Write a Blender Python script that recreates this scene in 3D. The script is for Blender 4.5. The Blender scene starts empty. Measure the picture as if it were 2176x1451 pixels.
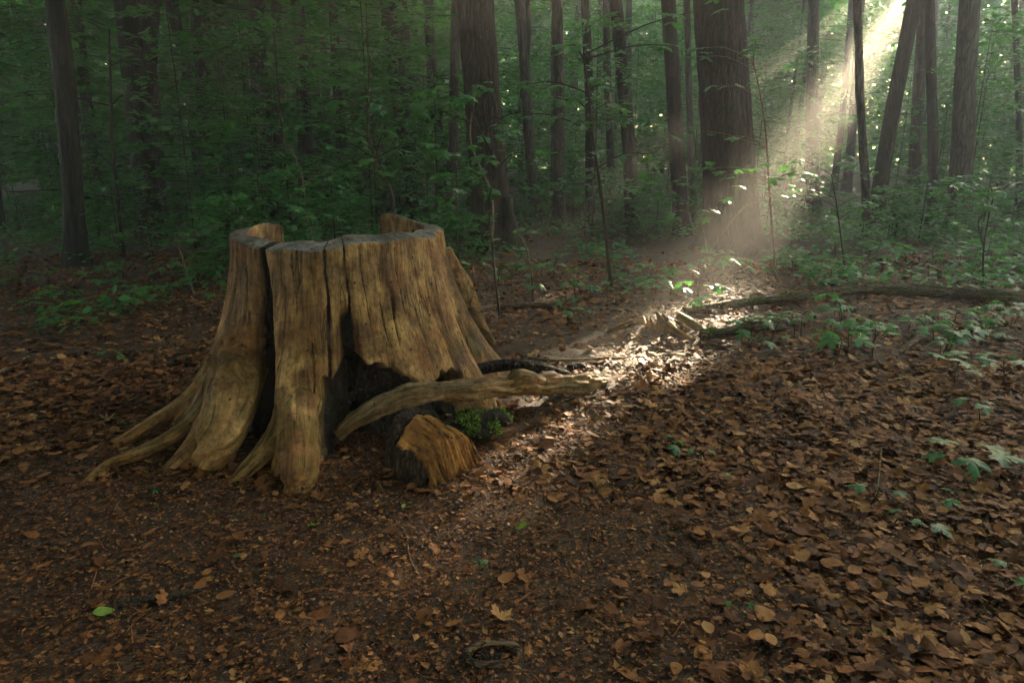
import bpy, bmesh, math, random
import numpy as np
from mathutils import Vector, Matrix

# ------------------------------------------------------------------ camera, sky, sun, exposure
SC = bpy.context.scene
COL = SC.collection
CAM_H = 1.3
PITCH = math.radians(15.5)
FOC = 1450.0                                   # focal length in pixels of the 2176 px wide photograph
cam = bpy.data.cameras.new('camera')
cam.sensor_width = 36.0
cam.lens = 36.0 * FOC / 2176.0
cam.clip_start = 0.05
cam.clip_end = 600
camo = bpy.data.objects.new('camera', cam)
COL.objects.link(camo)
camo.location = (0, 0, CAM_H)
camo.rotation_euler = (math.radians(90) - PITCH, 0, 0)
SC.camera = camo

SUN_AZ, SUN_EL = math.radians(30.2), math.radians(13.8)
SUN = np.array([math.sin(SUN_AZ) * math.cos(SUN_EL), math.cos(SUN_AZ) * math.cos(SUN_EL), math.sin(SUN_EL)])
world = bpy.data.worlds.new('World')
SC.world = world
world.use_nodes = True
_n, _l = world.node_tree.nodes, world.node_tree.links
sky = _n.new('ShaderNodeTexSky')
sky.sky_type = 'NISHITA'
sky.sun_disc = False
sky.sun_elevation = SUN_EL
sky.sun_rotation = SUN_AZ
_n['Background'].inputs[1].default_value = 0.098
_l.new(sky.outputs[0], _n['Background'].inputs[0])
sl = bpy.data.lights.new('sun', 'SUN')
sl.energy = 4.8
sl.angle = math.radians(0.5)
sl.color = (1.0, 0.91, 0.76)
so = bpy.data.objects.new('sun', sl)
COL.objects.link(so)
so.rotation_euler = Vector(SUN).to_track_quat('Z', 'Y').to_euler()
so.location = (20, 35, 15)
HAZE_DENSITY = 0.0070
SC.view_settings.view_transform = 'Standard'
SC.view_settings.look = 'None'
SC.view_settings.gamma = 1.0
SC.view_settings.exposure = 4.3
SC.view_settings.use_white_balance = True          # camera white balance set for open shade
SC.view_settings.white_balance_temperature = 8200
SC.view_settings.white_balance_tint = 10
SC.cycles.max_bounces = 5
SC.cycles.diffuse_bounces = 3
SC.cycles.glossy_bounces = 1
SC.cycles.transmission_bounces = 3
SC.cycles.volume_bounces = 0
SC.cycles.transparent_max_bounces = 8
SC.cycles.use_denoising = True
SC.cycles.sample_clamp_indirect = 4.0

# ------------------------------------------------------------------ small maths
RNG = np.random.default_rng(7)
random.seed(7)
FWD = np.array([0, math.cos(PITCH), -math.sin(PITCH)])
UPV = np.array([0, math.sin(PITCH), math.cos(PITCH)])

def ray(px, py):
    return np.array([1, 0, 0]) * (px - 1088) / FOC + UPV * (725.5 - py) / FOC + FWD

def at_z(px, py, z=0.0):                        # where a sight line meets the level z
    d = ray(px, py)
    return np.array([0, 0, CAM_H]) + d * (z - CAM_H) / d[2]

def at_y(px, py, y):                            # where a sight line meets the upright plane at distance y
    d = ray(px, py)
    return np.array([0, 0, CAM_H]) + d * y / d[1]

def vnoise(p, seed=0):
    p = np.asarray(p, float) + 1000.0
    i = np.floor(p).astype(np.int64)
    f = p - i
    f = f * f * (3 - 2 * f)
    def h(ix, iy, iz):
        n = (ix * 374761393 + iy * 668265263 + iz * 2147483647 + seed * 974634777) & 0xffffffff
        n = ((n ^ (n >> 13)) * 1274126177) & 0xffffffff
        n = ((n ^ (n >> 16)) * 2246822519) & 0xffffffff
        return ((n >> 8) & 0xffff) / 65535.0
    r = 0
    for dx in (0, 1):
        for dy in (0, 1):
            for dz in (0, 1):
                w = (f[..., 0] if dx else 1 - f[..., 0]) * (f[..., 1] if dy else 1 - f[..., 1]) * (f[..., 2] if dz else 1 - f[..., 2])
                r = r + w * h(i[..., 0] + dx, i[..., 1] + dy, i[..., 2] + dz)
    return r * 2 - 1

def fbm(p, oct=4, seed=0):
    p = np.asarray(p, float)
    a, s, t = 1.0, 0, 0
    for o in range(oct):
        s = s + a * vnoise(p * 2 ** o, seed + o)
        t += a
        a *= 0.5
    return s / t

def sstep(a, b, x):
    t = np.clip((x - a) / (b - a), 0, 1)
    return t * t * (3 - 2 * t)

def gz(x, y):                                   # forest floor
    x = np.asarray(x, float); y = np.asarray(y, float)
    d = np.hypot(x, y)
    far = sstep(4, 14, d)
    z = 0.012 * np.sin(3.1 * x + 1.2) * np.cos(2.7 * y + .4) + 0.008 * np.sin(6.3 * x - 2.2 * y)
    z = z + far * (0.10 * np.sin(.55 * x + .9) * np.cos(.43 * y - .3) + 0.05 * np.sin(1.3 * x + .8 * y))
    p = np.stack([x * 5, y * 5, x * 0], -1)
    z = z + 0.018 * vnoise(p, 3) * (1 - .3 * far)
    return z

def ground_at(px, py):
    p = at_z(px, py, 0)
    for _ in range(4):
        p = at_z(px, py, float(gz(p[0], p[1])))
    return p

# sun shafts: gaps in the leaves, each a parallel tube along the sun's direction
_e1 = np.cross([0, 0, 1], SUN); _e1 /= np.linalg.norm(_e1)
_e2 = np.cross(SUN, _e1)
BEAMS = []
_b = np.random.default_rng(17)
_spots = [(1345, 766, .28), (1225, 830, .12), (1175, 868, .09), (1110, 890, .07), (1420, 760, .10), (1470, 715, .15), (800, 772, .13), (1280, 720, .08), (1545, 680, .12)]
while len(_spots) < 16:
    q_ = (_b.uniform(1060, 1560), _b.uniform(630, 760), _b.uniform(.05, .10))
    g = ground_at(q_[0], q_[1])
    if -2.0 < g[0] - g[1] * math.tan(SUN_AZ) < -1.05: _spots.append(q_)
for px, py, r in _spots:
    g = ground_at(px, py)
    BEAMS.append((g @ _e1, g @ _e2, r))

def in_beam(P, thin=True, pad=.09):
    a, b = P @ _e1, P @ _e2
    m = np.zeros(len(P), bool)
    for a0, b0, r in BEAMS:
        m |= (a - a0) ** 2 + (b - b0) ** 2 < (r + pad) ** 2
    a0, b0, _ = BEAMS[0]                       # the leaves are thinner all round the main gap
    h = np.abs(np.sin(P[:, 0] * 127.1 + P[:, 1] * 311.7 + P[:, 2] * 74.7) * 43758.5453) % 1
    if thin: m |= (h < .45) & ((a - a0) ** 2 + (b - b0 - .3) ** 2 < 1.8 ** 2)
    return m & ((P @ SUN) > 8.0)

# ------------------------------------------------------------------ object helpers
def tag(o, label=None, cat=None, group=None, kind=None):
    if label: o['label'] = label
    if cat: o['category'] = cat
    if group: o['group'] = group
    if kind: o['kind'] = kind
    return o

def empty(name, loc, label=None, cat=None, group=None):
    o = bpy.data.objects.new(name, None)
    o.empty_display_size = 0.1
    COL.objects.link(o)
    o.location = loc
    return tag(o, label, cat, group)

def mesh_obj(name, me, mat=None, parent=None, loc=None):
    o = bpy.data.objects.new(name, me)
    COL.objects.link(o)
    if mat and not me.materials: me.materials.append(mat)
    if parent: o.parent = parent
    if loc is not None: o.location = loc
    return o

def np_mesh(name, V, F, smooth=True):
    """V (n,3) array, F (m,k) array of equal-sized faces"""
    V = np.ascontiguousarray(V, np.float32); F = np.ascontiguousarray(F, np.int32)
    me = bpy.data.meshes.new(name)
    me.vertices.add(len(V)); me.vertices.foreach_set('co', V.ravel())
    k = F.shape[1]
    me.loops.add(F.size); me.loops.foreach_set('vertex_index', F.ravel())
    me.polygons.add(len(F))
    me.polygons.foreach_set('loop_start', np.arange(0, F.size, k, dtype=np.int32))
    me.update(calc_edges=True)
    me.polygons.foreach_set('use_smooth', np.full(len(F), smooth))
    me.validate()
    return me

def catmull(P, n):
    P = np.asarray(P, float)
    Q = np.vstack([2 * P[0] - P[1], P, 2 * P[-1] - P[-2]])
    out = []
    m = len(P) - 1
    for s in np.linspace(0, m, n):
        i = min(int(s), m - 1); t = s - i
        a, b, c, d = Q[i], Q[i + 1], Q[i + 2], Q[i + 3]
        out.append(.5 * ((2 * b) + (-a + c) * t + (2 * a - 5 * b + 4 * c - d) * t * t + (-a + 3 * b - 3 * c + d) * t ** 3))
    return np.array(out)

def tube(P, R, ring=10, seg=None, flat=1.0, noise=0.0, seed=0, freq=6.0, stretch=.25):
    """closed tapered tube through the points P with radii R; returns V, F(quads; caps as pinched quads)"""
    P = np.asarray(P, float); R = np.asarray(R, float)
    seg = seg or max(6, 3 * len(P))
    C = catmull(np.column_stack([P, R]), seg)
    P, R = C[:, :3], np.abs(C[:, 3])
    T = np.gradient(P, axis=0); T /= np.linalg.norm(T, axis=1)[:, None] + 1e-9
    up = np.array([0, 0, 1.0])
    if np.mean(np.abs(T @ up)) > .8: up = np.array([0.2, 1.0, 0])
    A = np.cross(T, up); A /= np.linalg.norm(A, axis=1)[:, None] + 1e-9
    B = np.cross(A, T)
    th = np.linspace(0, 2 * np.pi, ring, endpoint=False)
    N = A[:, None, :] * np.cos(th)[None, :, None] + B[:, None, :] * np.sin(th)[None, :, None] * flat
    rr = R[:, None] * np.ones((1, ring))
    if noise:
        L = np.concatenate([[0], np.cumsum(np.linalg.norm(np.diff(P, axis=0), axis=1))])
        q = np.stack([np.cos(th)[None, :] * R[:, None] * freq * 3, np.sin(th)[None, :] * R[:, None] * freq * 3, L[:, None] * freq * stretch + 0 * th[None, :]], -1)
        rr = rr * (1 + noise * fbm(q.reshape(-1, 3) / (R.mean() + 1e-6) * .12, 3, seed).reshape(rr.shape))
    V = (P[:, None, :] + N * rr[..., None]).reshape(-1, 3)
    n = len(P)
    i = np.arange(n - 1)[:, None] * ring; j = np.arange(ring)[None, :]; j2 = (j + 1) % ring
    F = np.stack([i + j, i + j2, i + ring + j2, i + ring + j], -1).reshape(-1, 4)
    V = np.vstack([V, P[0], P[-1]])
    c0, c1 = n * ring, n * ring + 1
    jj = np.arange(ring)
    F0 = np.stack([np.full(ring, c0), (jj + 1) % ring, jj, jj], -1)
    F1 = np.stack([np.full(ring, c1), (n - 1) * ring + jj, (n - 1) * ring + (jj + 1) % ring, (n - 1) * ring + (jj + 1) % ring], -1)
    return V, F, F0[:, :3], F1[:, :3]

def faces_mesh(name, V, quads, tris=None, smooth=True):
    me = bpy.data.meshes.new(name)
    me.from_pydata([tuple(v) for v in V], [], [tuple(int(a) for a in f) for f in quads] + ([tuple(int(a) for a in f) for f in tris] if tris is not None else []))
    me.update()
    me.polygons.foreach_set('use_smooth', np.full(len(me.polygons), smooth))
    return me

def tube_mesh(name, P, R, **k):
    V, F, a, b = tube(P, R, **k)
    return faces_mesh(name, V, F, np.vstack([a, b]))

def tubes_mesh(name, items, **k):
    Vs, Q, T, o = [], [], [], 0
    for P, R in items:
        V, F, a, b = tube(P, R, **k)
        Vs.append(V); Q.append(F + o); T += [a + o, b + o]; o += len(V)
    return faces_mesh(name, np.vstack(Vs), np.vstack(Q), np.vstack(T))

# leaf templates: (x along, y across, z)  + triangles
def t_kite():
    v = np.array([[0, 0, 0], [.45, .3, .06], [1, 0, 0], [.45, -.3, .06]])
    return v, np.array([[0, 1, 2], [0, 2, 3]])

def t_hex():
    v = np.array([[0, 0, 0], [.3, .26, .05], [.7, .24, .05], [1, 0, -.04], [.7, -.24, .05], [.3, -.26, .05]])
    return v, np.array([[0, 1, 2], [0, 2, 3], [0, 3, 4], [0, 4, 5]])

def t_oval(nx=5, w=.62):
    xs = np.linspace(0, 1, nx)
    v, f = [], []
    for x in xs:
        hw = .5 * w * math.sin(math.pi * min(1, .04 + .96 * x ** .85)) ** .75 + .004
        for y in (-1, 0, 1): v.append([x, y * hw, 0])
    for i in range(nx - 1):
        for j in range(2):
            a = i * 3 + j
            f += [[a, a + 3, a + 4], [a, a + 4, a + 1]]
    return np.array(v), np.array(f)

def maple_outline():
    half = [(0.0, 0.0), (.02, .06), (-.10, .22), (-.02, .27), (-.06, .38), (.10, .36), (.16, .42), (.26, .58), (.33, .52), (.47, .55), (.44, .42), (.50, .36),
            (.40, .20), (.52, .17), (.60, .24), (.66, .15), (.80, .17), (.78, .09), (1.0, 0.0)]
    pts = half + [(x, -y) for x, y in half[-2:0:-1]]
    return np.array(pts)

def t_maple(droop=.25):
    o = maple_outline()
    c = np.array([.22, 0])
    mid = c + (o - c) * .55
    v = np.vstack([np.append(c, 0), np.column_stack([mid, np.zeros(len(o))]), np.column_stack([o, np.zeros(len(o))])])
    n = len(o); f = []
    for i in range(n):
        j = (i + 1) % n
        f += [[0, 1 + i, 1 + j], [1 + i, 1 + n + i, 1 + n + j], [1 + i, 1 + n + j, 1 + j]]
    d = v[:, :2] - c
    v[:, 2] = -droop * (d ** 2).sum(1) + .05 * np.cos(np.arctan2(d[:, 1], d[:, 0]) * 7) * np.sqrt((d ** 2).sum(1))
    v[:, 0] -= 0.0
    return v, np.array(f)

def leaf_mesh(name, C, D, N, S, tmpl, curl=None, bend=None, smooth=True):
    """many leaves: C base points, D directions, N normals, S sizes"""
    tv, tf = tmpl
    N = N / (np.linalg.norm(N, axis=1)[:, None] + 1e-9)
    D = D - N * (D * N).sum(1)[:, None]
    D /= np.linalg.norm(D, axis=1)[:, None] + 1e-9
    W = np.cross(N, D)
    tz = np.broadcast_to(tv[None, :, 2], (len(C), len(tv))).copy()
    if curl is not None: tz = tz + curl[:, None] * (tv[None, :, 1] ** 2) * 3
    if bend is not None: tz = tz + bend[:, None] * (tv[None, :, 0] - .5) ** 2
    V = C[:, None, :] + S[:, None, None] * (tv[None, :, 0, None] * D[:, None, :] + tv[None, :, 1, None] * W[:, None, :] + tz[..., None] * N[:, None, :])
    k = len(tv)
    F = tf[None] + (np.arange(len(C)) * k)[:, None, None]
    return np_mesh(name, V.reshape(-1, 3), F.reshape(-1, 3), smooth)

# ------------------------------------------------------------------ materials
def mat(name):
    m = bpy.data.materials.new(name); m.use_nodes = True
    nt = m.node_tree
    for n in list(nt.nodes): nt.nodes.remove(n)
    out = nt.nodes.new('ShaderNodeOutputMaterial')
    return m, nt, out

def nd(nt, t, **k):
    n = nt.nodes.new(t)
    for a, b in k.items():
        if a.startswith('i_'): n.inputs[int(a[2:]) if a[2:].isdigit() else a[2:].replace('_', ' ')].default_value = b
        else: setattr(n, a, b)
    return n

def ramp(nt, fac, stops, interp='LINEAR'):
    r = nt.nodes.new('ShaderNodeValToRGB'); r.color_ramp.interpolation = interp
    e = r.color_ramp.elements
    while len(e) < len(stops): e.new(.5)
    for x, (p, c) in zip(e, stops): x.position = p; x.color = (*c, 1) if len(c) == 3 else c
    nt.links.new(fac, r.inputs[0])
    return r.outputs[0]

def mixc(nt, fac, a, b, mode='MIX'):
    m = nt.nodes.new('ShaderNodeMix'); m.data_type = 'RGBA'; m.blend_type = mode
    for s, v in ((0, fac), (6, a), (7, b)):
        if hasattr(v, 'is_linked'): nt.links.new(v, m.inputs[s])
        elif s == 0: m.inputs[0].default_value = v
        else: m.inputs[s].default_value = (*v, 1)
    return m.outputs[2]

def mapr(nt, v, a, b, c=0, d=1):
    m = nt.nodes.new('ShaderNodeMapRange'); m.inputs[1].default_value = a; m.inputs[2].default_value = b
    m.inputs[3].default_value = c; m.inputs[4].default_value = d
    nt.links.new(v, m.inputs[0]); return m.outputs[0]

def math_(nt, op, a, b=None):
    m = nt.nodes.new('ShaderNodeMath'); m.operation = op
    for i, v in enumerate((a, b)):
        if v is None: continue
        if hasattr(v, 'is_linked'): nt.links.new(v, m.inputs[i])
        else: m.inputs[i].default_value = v
    return m.outputs[0]

def coords(nt, kind='Object', scale=(1, 1, 1), attr=None):
    if attr:
        a = nd(nt, 'ShaderNodeAttribute', attribute_name=attr); s = a.outputs['Vector']
    else:
        s = nd(nt, 'ShaderNodeTexCoord').outputs[kind]
    mp = nd(nt, 'ShaderNodeMapping'); mp.inputs['Scale'].default_value = scale
    nt.links.new(s, mp.inputs['Vector']); return mp.outputs[0]

def noise(nt, vec, scale, detail=4, rough=.55, dist=0):
    n = nd(nt, 'ShaderNodeTexNoise'); n.inputs['Scale'].default_value = scale; n.inputs['Detail'].default_value = detail
    n.inputs['Roughness'].default_value = rough; n.inputs['Distortion'].default_value = dist
    nt.links.new(vec, n.inputs['Vector']); return n.outputs['Fac']

def bsdf(nt, out, col, rough=.8, bump=None, bstr=.4, bdist=.01, spec=.25):
    b = nd(nt, 'ShaderNodeBsdfPrincipled')
    if hasattr(col, 'is_linked'): nt.links.new(col, b.inputs['Base Color'])
    else: b.inputs['Base Color'].default_value = (*col, 1)
    if hasattr(rough, 'is_linked'): nt.links.new(rough, b.inputs['Roughness'])
    else: b.inputs['Roughness'].default_value = rough
    b.inputs['Specular IOR Level'].default_value = spec
    if bump is not None:
        bp = nd(nt, 'ShaderNodeBump'); bp.inputs['Strength'].default_value = bstr; bp.inputs['Distance'].default_value = bdist
        nt.links.new(bump, bp.inputs['Height']); nt.links.new(bp.outputs[0], b.inputs['Normal'])
    nt.links.new(b.outputs[0], out.inputs['Surface'])
    return b

def green_leaf(name, stops, trans=.45, gloss=.35, by_object=False):
    m, nt, out = mat(name)
    rnd = nd(nt, 'ShaderNodeObjectInfo').outputs['Random'] if by_object else nd(nt, 'ShaderNodeNewGeometry').outputs['Random Per Island']
    c = ramp(nt, rnd, stops)
    big = noise(nt, coords(nt, 'Object'), .6 if not by_object else 6, 2)
    c = mixc(nt, mapr(nt, big, .35, .65, 0, .35), c, (.026, .095, .024))
    b = nd(nt, 'ShaderNodeBsdfPrincipled'); b.inputs['Roughness'].default_value = gloss; b.inputs['Specular IOR Level'].default_value = .22
    nt.links.new(c, b.inputs['Base Color'])
    t = nd(nt, 'ShaderNodeBsdfTranslucent')
    tc = mixc(nt, 1.0, c, (1.35, 1.75, .7), 'MULTIPLY'); nt.links.new(tc, t.inputs['Color'])
    mx = nd(nt, 'ShaderNodeMixShader'); mx.inputs[0].default_value = trans
    nt.links.new(b.outputs[0], mx.inputs[1]); nt.links.new(t.outputs[0], mx.inputs[2]); nt.links.new(mx.outputs[0], out.inputs['Surface'])
    return m

M = {}
GREENS = [(0, (.020, .098, .026)), (.35, (.032, .145, .032)), (.7, (.048, .180, .034)), (1, (.075, .21, .036))]
M['leaf_far'] = green_leaf('woodland_leaf', GREENS, .58)
M['leaf_shrub'] = green_leaf('shrub_leaf', [(0, (.024, .100, .038)), (.5, (.036, .135, .046)), (1, (.058, .170, .044))], .45, .4)
M['leaf_maple'] = green_leaf('maple_leaf', [(0, (.035, .115, .042)), (.5, (.048, .145, .052)), (1, (.075, .180, .052))], .42, .38, True)
M['leaf_fresh'] = green_leaf('fresh_fallen_leaf', [(0, (.16, .24, .03)), (1, (.20, .30, .05))], .25, .45, True)
M['leaf_dullgreen'] = green_leaf('dull_green_fallen_leaf', [(0, (.05, .09, .035)), (1, (.07, .11, .05))], .15, .5, True)

BROWNS = [(0, (.024, .009, .004)), (.2, (.072, .025, .009)), (.5, (.150, .054, .018)), (.76, (.220, .085, .028)), (.94, (.30, .130, .045)), (1, (.38, .20, .08))]
def litter_mat(name, by_object=False, dark=1.0):
    m, nt, out = mat(name)
    rnd = nd(nt, 'ShaderNodeObjectInfo').outputs['Random'] if by_object else nd(nt, 'ShaderNodeNewGeometry').outputs['Random Per Island']
    c = ramp(nt, rnd, [(p, tuple(v * dark for v in k)) for p, k in BROWNS])
    v = coords(nt, 'Object')
    n1 = noise(nt, v, 45 if not by_object else 30, 4, .6)
    c = mixc(nt, 1.0, c, ramp(nt, n1, [(.3, (.55, .5, .48)), (.7, (1.3, 1.25, 1.2))]), 'MULTIPLY')
    if by_object:
        w = nd(nt, 'ShaderNodeTexWave'); w.inputs['Scale'].default_value = 9; w.inputs['Distortion'].default_value = 1.2
        vv = nd(nt, 'ShaderNodeVectorMath'); vv.operation = 'ABSOLUTE'; nt.links.new(v, vv.inputs[0])
        mp = nd(nt, 'ShaderNodeMapping'); mp.inputs['Rotation'].default_value = (0, 0, .75); nt.links.new(vv.outputs[0], mp.inputs[0]); nt.links.new(mp.outputs[0], w.inputs['Vector'])
        c = mixc(nt, mapr(nt, w.outputs['Fac'], .0, .25, .45, 0), c, (.05, .025, .012)); h = w.outputs['Fac']
    else: h = n1
    bsdf(nt, out, c, .7, h, .35, .003, .14)
    return m
M['litter'] = litter_mat('dry_leaf_litter')
M['litter_one'] = litter_mat('dry_fallen_leaf', True)
M['crumb'] = litter_mat('leaf_crumbs', False, .95)

def soil():
    m, nt, out = mat('forest_soil')
    v = coords(nt, 'Object')
    a = noise(nt, v, 1.1, 5, .6); b = noise(nt, v, 26, 6, .7); c3 = noise(nt, v, 140, 3, .7)
    c = ramp(nt, b, [(.3, (.012, .007, .004)), (.47, (.036, .019, .010)), (.6, (.085, .043, .020)), (.75, (.17, .085, .038))])
    c = mixc(nt, mapr(nt, a, .4, .7, 0, .5), c, (.045, .024, .013))
    c = mixc(nt, mapr(nt, c3, .62, .72, 0, .7), c, (.16, .095, .048))
    h = math_(nt, 'ADD', b, math_(nt, 'MULTIPLY', c3, .5))
    bsdf(nt, out, c, .85, h, .8, .02, .3)
    return m
M['soil'] = soil()

def bark(name, dark, light, scale=1.0, moss=.0, bd=.02, lying=False):
    m, nt, out = mat(name)
    v = coords(nt, 'Object', (1.8 * scale, 7 * scale, 9 * scale) if lying else (9 * scale, 9 * scale, 1.6 * scale))
    n1 = noise(nt, v, 2.2, 6, .65, .4)
    vo = nd(nt, 'ShaderNodeTexVoronoi', feature='DISTANCE_TO_EDGE'); vo.inputs['Scale'].default_value = 1.7
    vd = nd(nt, 'ShaderNodeVectorMath'); nz = nd(nt, 'ShaderNodeTexNoise'); nz.inputs['Scale'].default_value = 2; nt.links.new(v, nz.inputs['Vector'])
    nt.links.new(v, vd.inputs[0]); nt.links.new(nz.outputs['Color'], vd.inputs[1]); nt.links.new(vd.outputs[0], vo.inputs['Vector'])
    cr = mapr(nt, vo.outputs['Distance'], .0, .22)
    c = ramp(nt, n1, [(.3, dark), (.7, light)])
    c = mixc(nt, cr, tuple(x * .35 for x in dark), c)
    if moss:
        z = nd(nt, 'ShaderNodeTexCoord').outputs['Object']; s = nd(nt, 'ShaderNodeSeparateXYZ'); nt.links.new(z, s.inputs[0])
        k = math_(nt, 'MULTIPLY', mapr(nt, s.outputs[2], 1.6, .0, 0, 1), mapr(nt, noise(nt, coords(nt, 'Object'), 3.5, 4), .42, .6))
        c = mixc(nt, math_(nt, 'MULTIPLY', k, moss), c, (.035, .060, .012))
    h = math_(nt, 'ADD', math_(nt, 'MULTIPLY', cr, .6), n1)
    bsdf(nt, out, c, .85, h, .9, bd, .2)
    return m
M['bark_red'] = bark('reddish_bark', (.020, .011, .008), (.068, .038, .027), 1.4)
M['bark_grey'] = bark('grey_bark', (.040, .031, .024), (.105, .082, .060), 1.0)
M['bark_brown'] = bark('brown_bark', (.018, .013, .010), (.056, .039, .028), 1.2, .25)
M['bark_half'] = bark('partly_mossy_bark', (.045, .027, .017), (.19, .115, .068), 2.6, .45, .015, True)
M['bark_moss'] = bark('mossy_bark', (.045, .034, .025), (.11, .080, .055), 1.2, 1.0)
M['bark_black'] = bark('near_black_bark', (.009, .007, .005), (.034, .025, .018), 1.3, .15)
M['bark_log'] = bark('log_bark', (.060, .036, .022), (.23, .140, .080), 2.8, 0, .012, True)
M['bark_stub'] = bark('dark_stub_bark', (.022, .014, .009), (.095, .056, .033), 3.2, 0, .015)
M['bark_dark'] = bark('dark_rotten_bark', (.018, .012, .009), (.060, .038, .026), 2.6, 0, .02)
M['twig_dark'] = bark('dark_twig', (.040, .028, .020), (.085, .060, .042), 6, 0, .003)
M['twig_pale'] = bark('pale_twig', (.16, .105, .065), (.30, .215, .14), 6, 0, .003)

def wood(name, tones, attr=True, moss=.5, bd=.006):
    """weathered stump wood with grain along the attribute 'grain', rot along 'rot'"""
    m, nt, out = mat(name)
    g = coords(nt, attr='grain', scale=(1, 1, 1))
    gs = nd(nt, 'ShaderNodeMapping'); gs.inputs['Scale'].default_value = (70, 40, 3.2); nt.links.new(g, gs.inputs[0])
    gw = nd(nt, 'ShaderNodeMapping'); gw.inputs['Scale'].default_value = (9, 8, 2.6); nt.links.new(g, gw.inputs[0])
    o = coords(nt, 'Object')
    fine = noise(nt, gs.outputs[0], 1.0, 5, .65, .5)
    wide = noise(nt, gw.outputs[0], 1.0, 4, .6, .6)
    patch = noise(nt, o, 3.2, 4, .6, .3)
    patch2 = noise(nt, o, 5.3, 4, .6)
    dark, mid, lite, warm, green, grey = tones
    c = ramp(nt, wide, [(.28, dark), (.45, mid), (.68, lite)])
    c = mixc(nt, mapr(nt, patch, .45, .62, 0, .8), c, warm)
    c = mixc(nt, 1.0, c, ramp(nt, noise(nt, o, 9, 5, .65), [(.3, (.42, .36, .30)), (.5, (1, 1, 1)), (.7, (1.35, 1.28, 1.15))]), 'MULTIPLY')
    st = nd(nt, 'ShaderNodeMapping'); st.inputs['Scale'].default_value = (5, 4, 1.5); nt.links.new(g, st.inputs[0])
    c = mixc(nt, 1.0, c, ramp(nt, noise(nt, st.outputs[0], 1.0, 4, .6, .5), [(.34, (.34, .26, .21)), (.48, (1, .96, .92)), (.66, (1.25, 1.22, 1.18))]), 'MULTIPLY')
    c = mixc(nt, 1.0, c, ramp(nt, fine, [(.30, (.40, .36, .33)), (.48, (.95, .95, .95)), (.70, (1.30, 1.26, 1.18))]), 'MULTIPLY')
    s = nd(nt, 'ShaderNodeSeparateXYZ'); nt.links.new(o, s.inputs[0])
    low = mapr(nt, s.outputs[2], .75, .10, 0, 1)
    c = mixc(nt, math_(nt, 'MULTIPLY', mapr(nt, s.outputs[2], .45, .95, 0, .35), mapr(nt, patch2, .40, .62)), c, grey)
    k = math_(nt, 'MULTIPLY', low, mapr(nt, patch2, .44, .60))
    c = mixc(nt, math_(nt, 'MULTIPLY', k, moss), c, green)
    orange = math_(nt, 'MULTIPLY', mapr(nt, s.outputs[2], .24, .02, 0, 1), mapr(nt, noise(nt, gw.outputs[0], 2.2, 4, .6, .4), .47, .6))
    c = mixc(nt, math_(nt, 'MULTIPLY', orange, .8), c, (.31, .14, .035))
    # beetle holes
    vh = nd(nt, 'ShaderNodeMapping'); vh.inputs['Scale'].default_value = (26, 26, 17); nt.links.new(o, vh.inputs[0])
    vo = nd(nt, 'ShaderNodeTexVoronoi'); vo.inputs['Scale'].default_value = 1.0; nt.links.new(vh.outputs[0], vo.inputs['Vector'])
    vc = nd(nt, 'ShaderNodeSeparateColor'); nt.links.new(vo.outputs['Color'], vc.inputs[0])
    hole = math_(nt, 'LESS_THAN', vo.outputs['Distance'], math_(nt, 'SUBTRACT', math_(nt, 'MULTIPLY', vc.outputs[0], .26), .10))
    c = mixc(nt, hole, c, (.012, .008, .006))
    # long drying cracks
    ck = nd(nt, 'ShaderNodeMapping'); ck.inputs['Scale'].default_value = (24, 6, 1.1); nt.links.new(g, ck.inputs[0])
    ckn = noise(nt, ck.outputs[0], 1.0, 2, .5, .8)
    crack = math_(nt, 'SUBTRACT', 1.0, mapr(nt, math_(nt, 'ABSOLUTE', math_(nt, 'SUBTRACT', ckn, .5)), 0, .022))
    crack = math_(nt, 'MULTIPLY', crack, mapr(nt, patch2, .45, .6))
    c = mixc(nt, math_(nt, 'MULTIPLY', crack, .85), c, (.025, .016, .010))
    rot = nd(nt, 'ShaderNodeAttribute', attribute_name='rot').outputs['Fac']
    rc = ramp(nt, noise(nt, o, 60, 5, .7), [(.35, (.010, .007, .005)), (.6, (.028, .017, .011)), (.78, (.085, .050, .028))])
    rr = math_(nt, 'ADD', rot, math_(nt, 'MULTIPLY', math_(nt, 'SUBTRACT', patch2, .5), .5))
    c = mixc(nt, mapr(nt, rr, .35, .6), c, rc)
    h = math_(nt, 'SUBTRACT', math_(nt, 'ADD', fine, math_(nt, 'MULTIPLY', wide, .7)), math_(nt, 'ADD', hole, math_(nt, 'MULTIPLY', crack, 1.2)))
    bl = noise(nt, o, 38, 5, .7)
    c = mixc(nt, 1.0, c, ramp(nt, bl, [(.32, (.55, .5, .46)), (.5, (1, 1, 1)), (.68, (1.25, 1.22, 1.15))]), 'MULTIPLY')
    h = math_(nt, 'ADD', h, math_(nt, 'MULTIPLY', bl, .8))
    bsdf(nt, out, c, .75, h, 1.0, bd * 1.6, .22)
    return m
M['stump_wood'] = wood('weathered_stump_wood', [(.054, .025, .010), (.220, .116, .046), (.41, .255, .110), (.155, .058, .018), (.090, .082, .012), (.150, .108, .072)])
M['root_wood'] = wood('worn_root_wood', [(.050, .028, .014), (.15, .088, .040), (.27, .175, .080), (.22, .105, .034), (.065, .062, .014), (.15, .12, .09)], moss=.8)
M['torn_wood'] = wood('pale_torn_root_wood', [(.060, .036, .020), (.17, .105, .055), (.30, .20, .105), (.17, .085, .034), (.070, .066, .018), (.16, .13, .1)], moss=.4)
M['stub_wood'] = wood('orange_rotten_wood', [(.11, .045, .015), (.38, .155, .046), (.56, .28, .095), (.52, .205, .050), (.09, .08, .02), (.2, .13, .08)], moss=.25, bd=.012)
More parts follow.
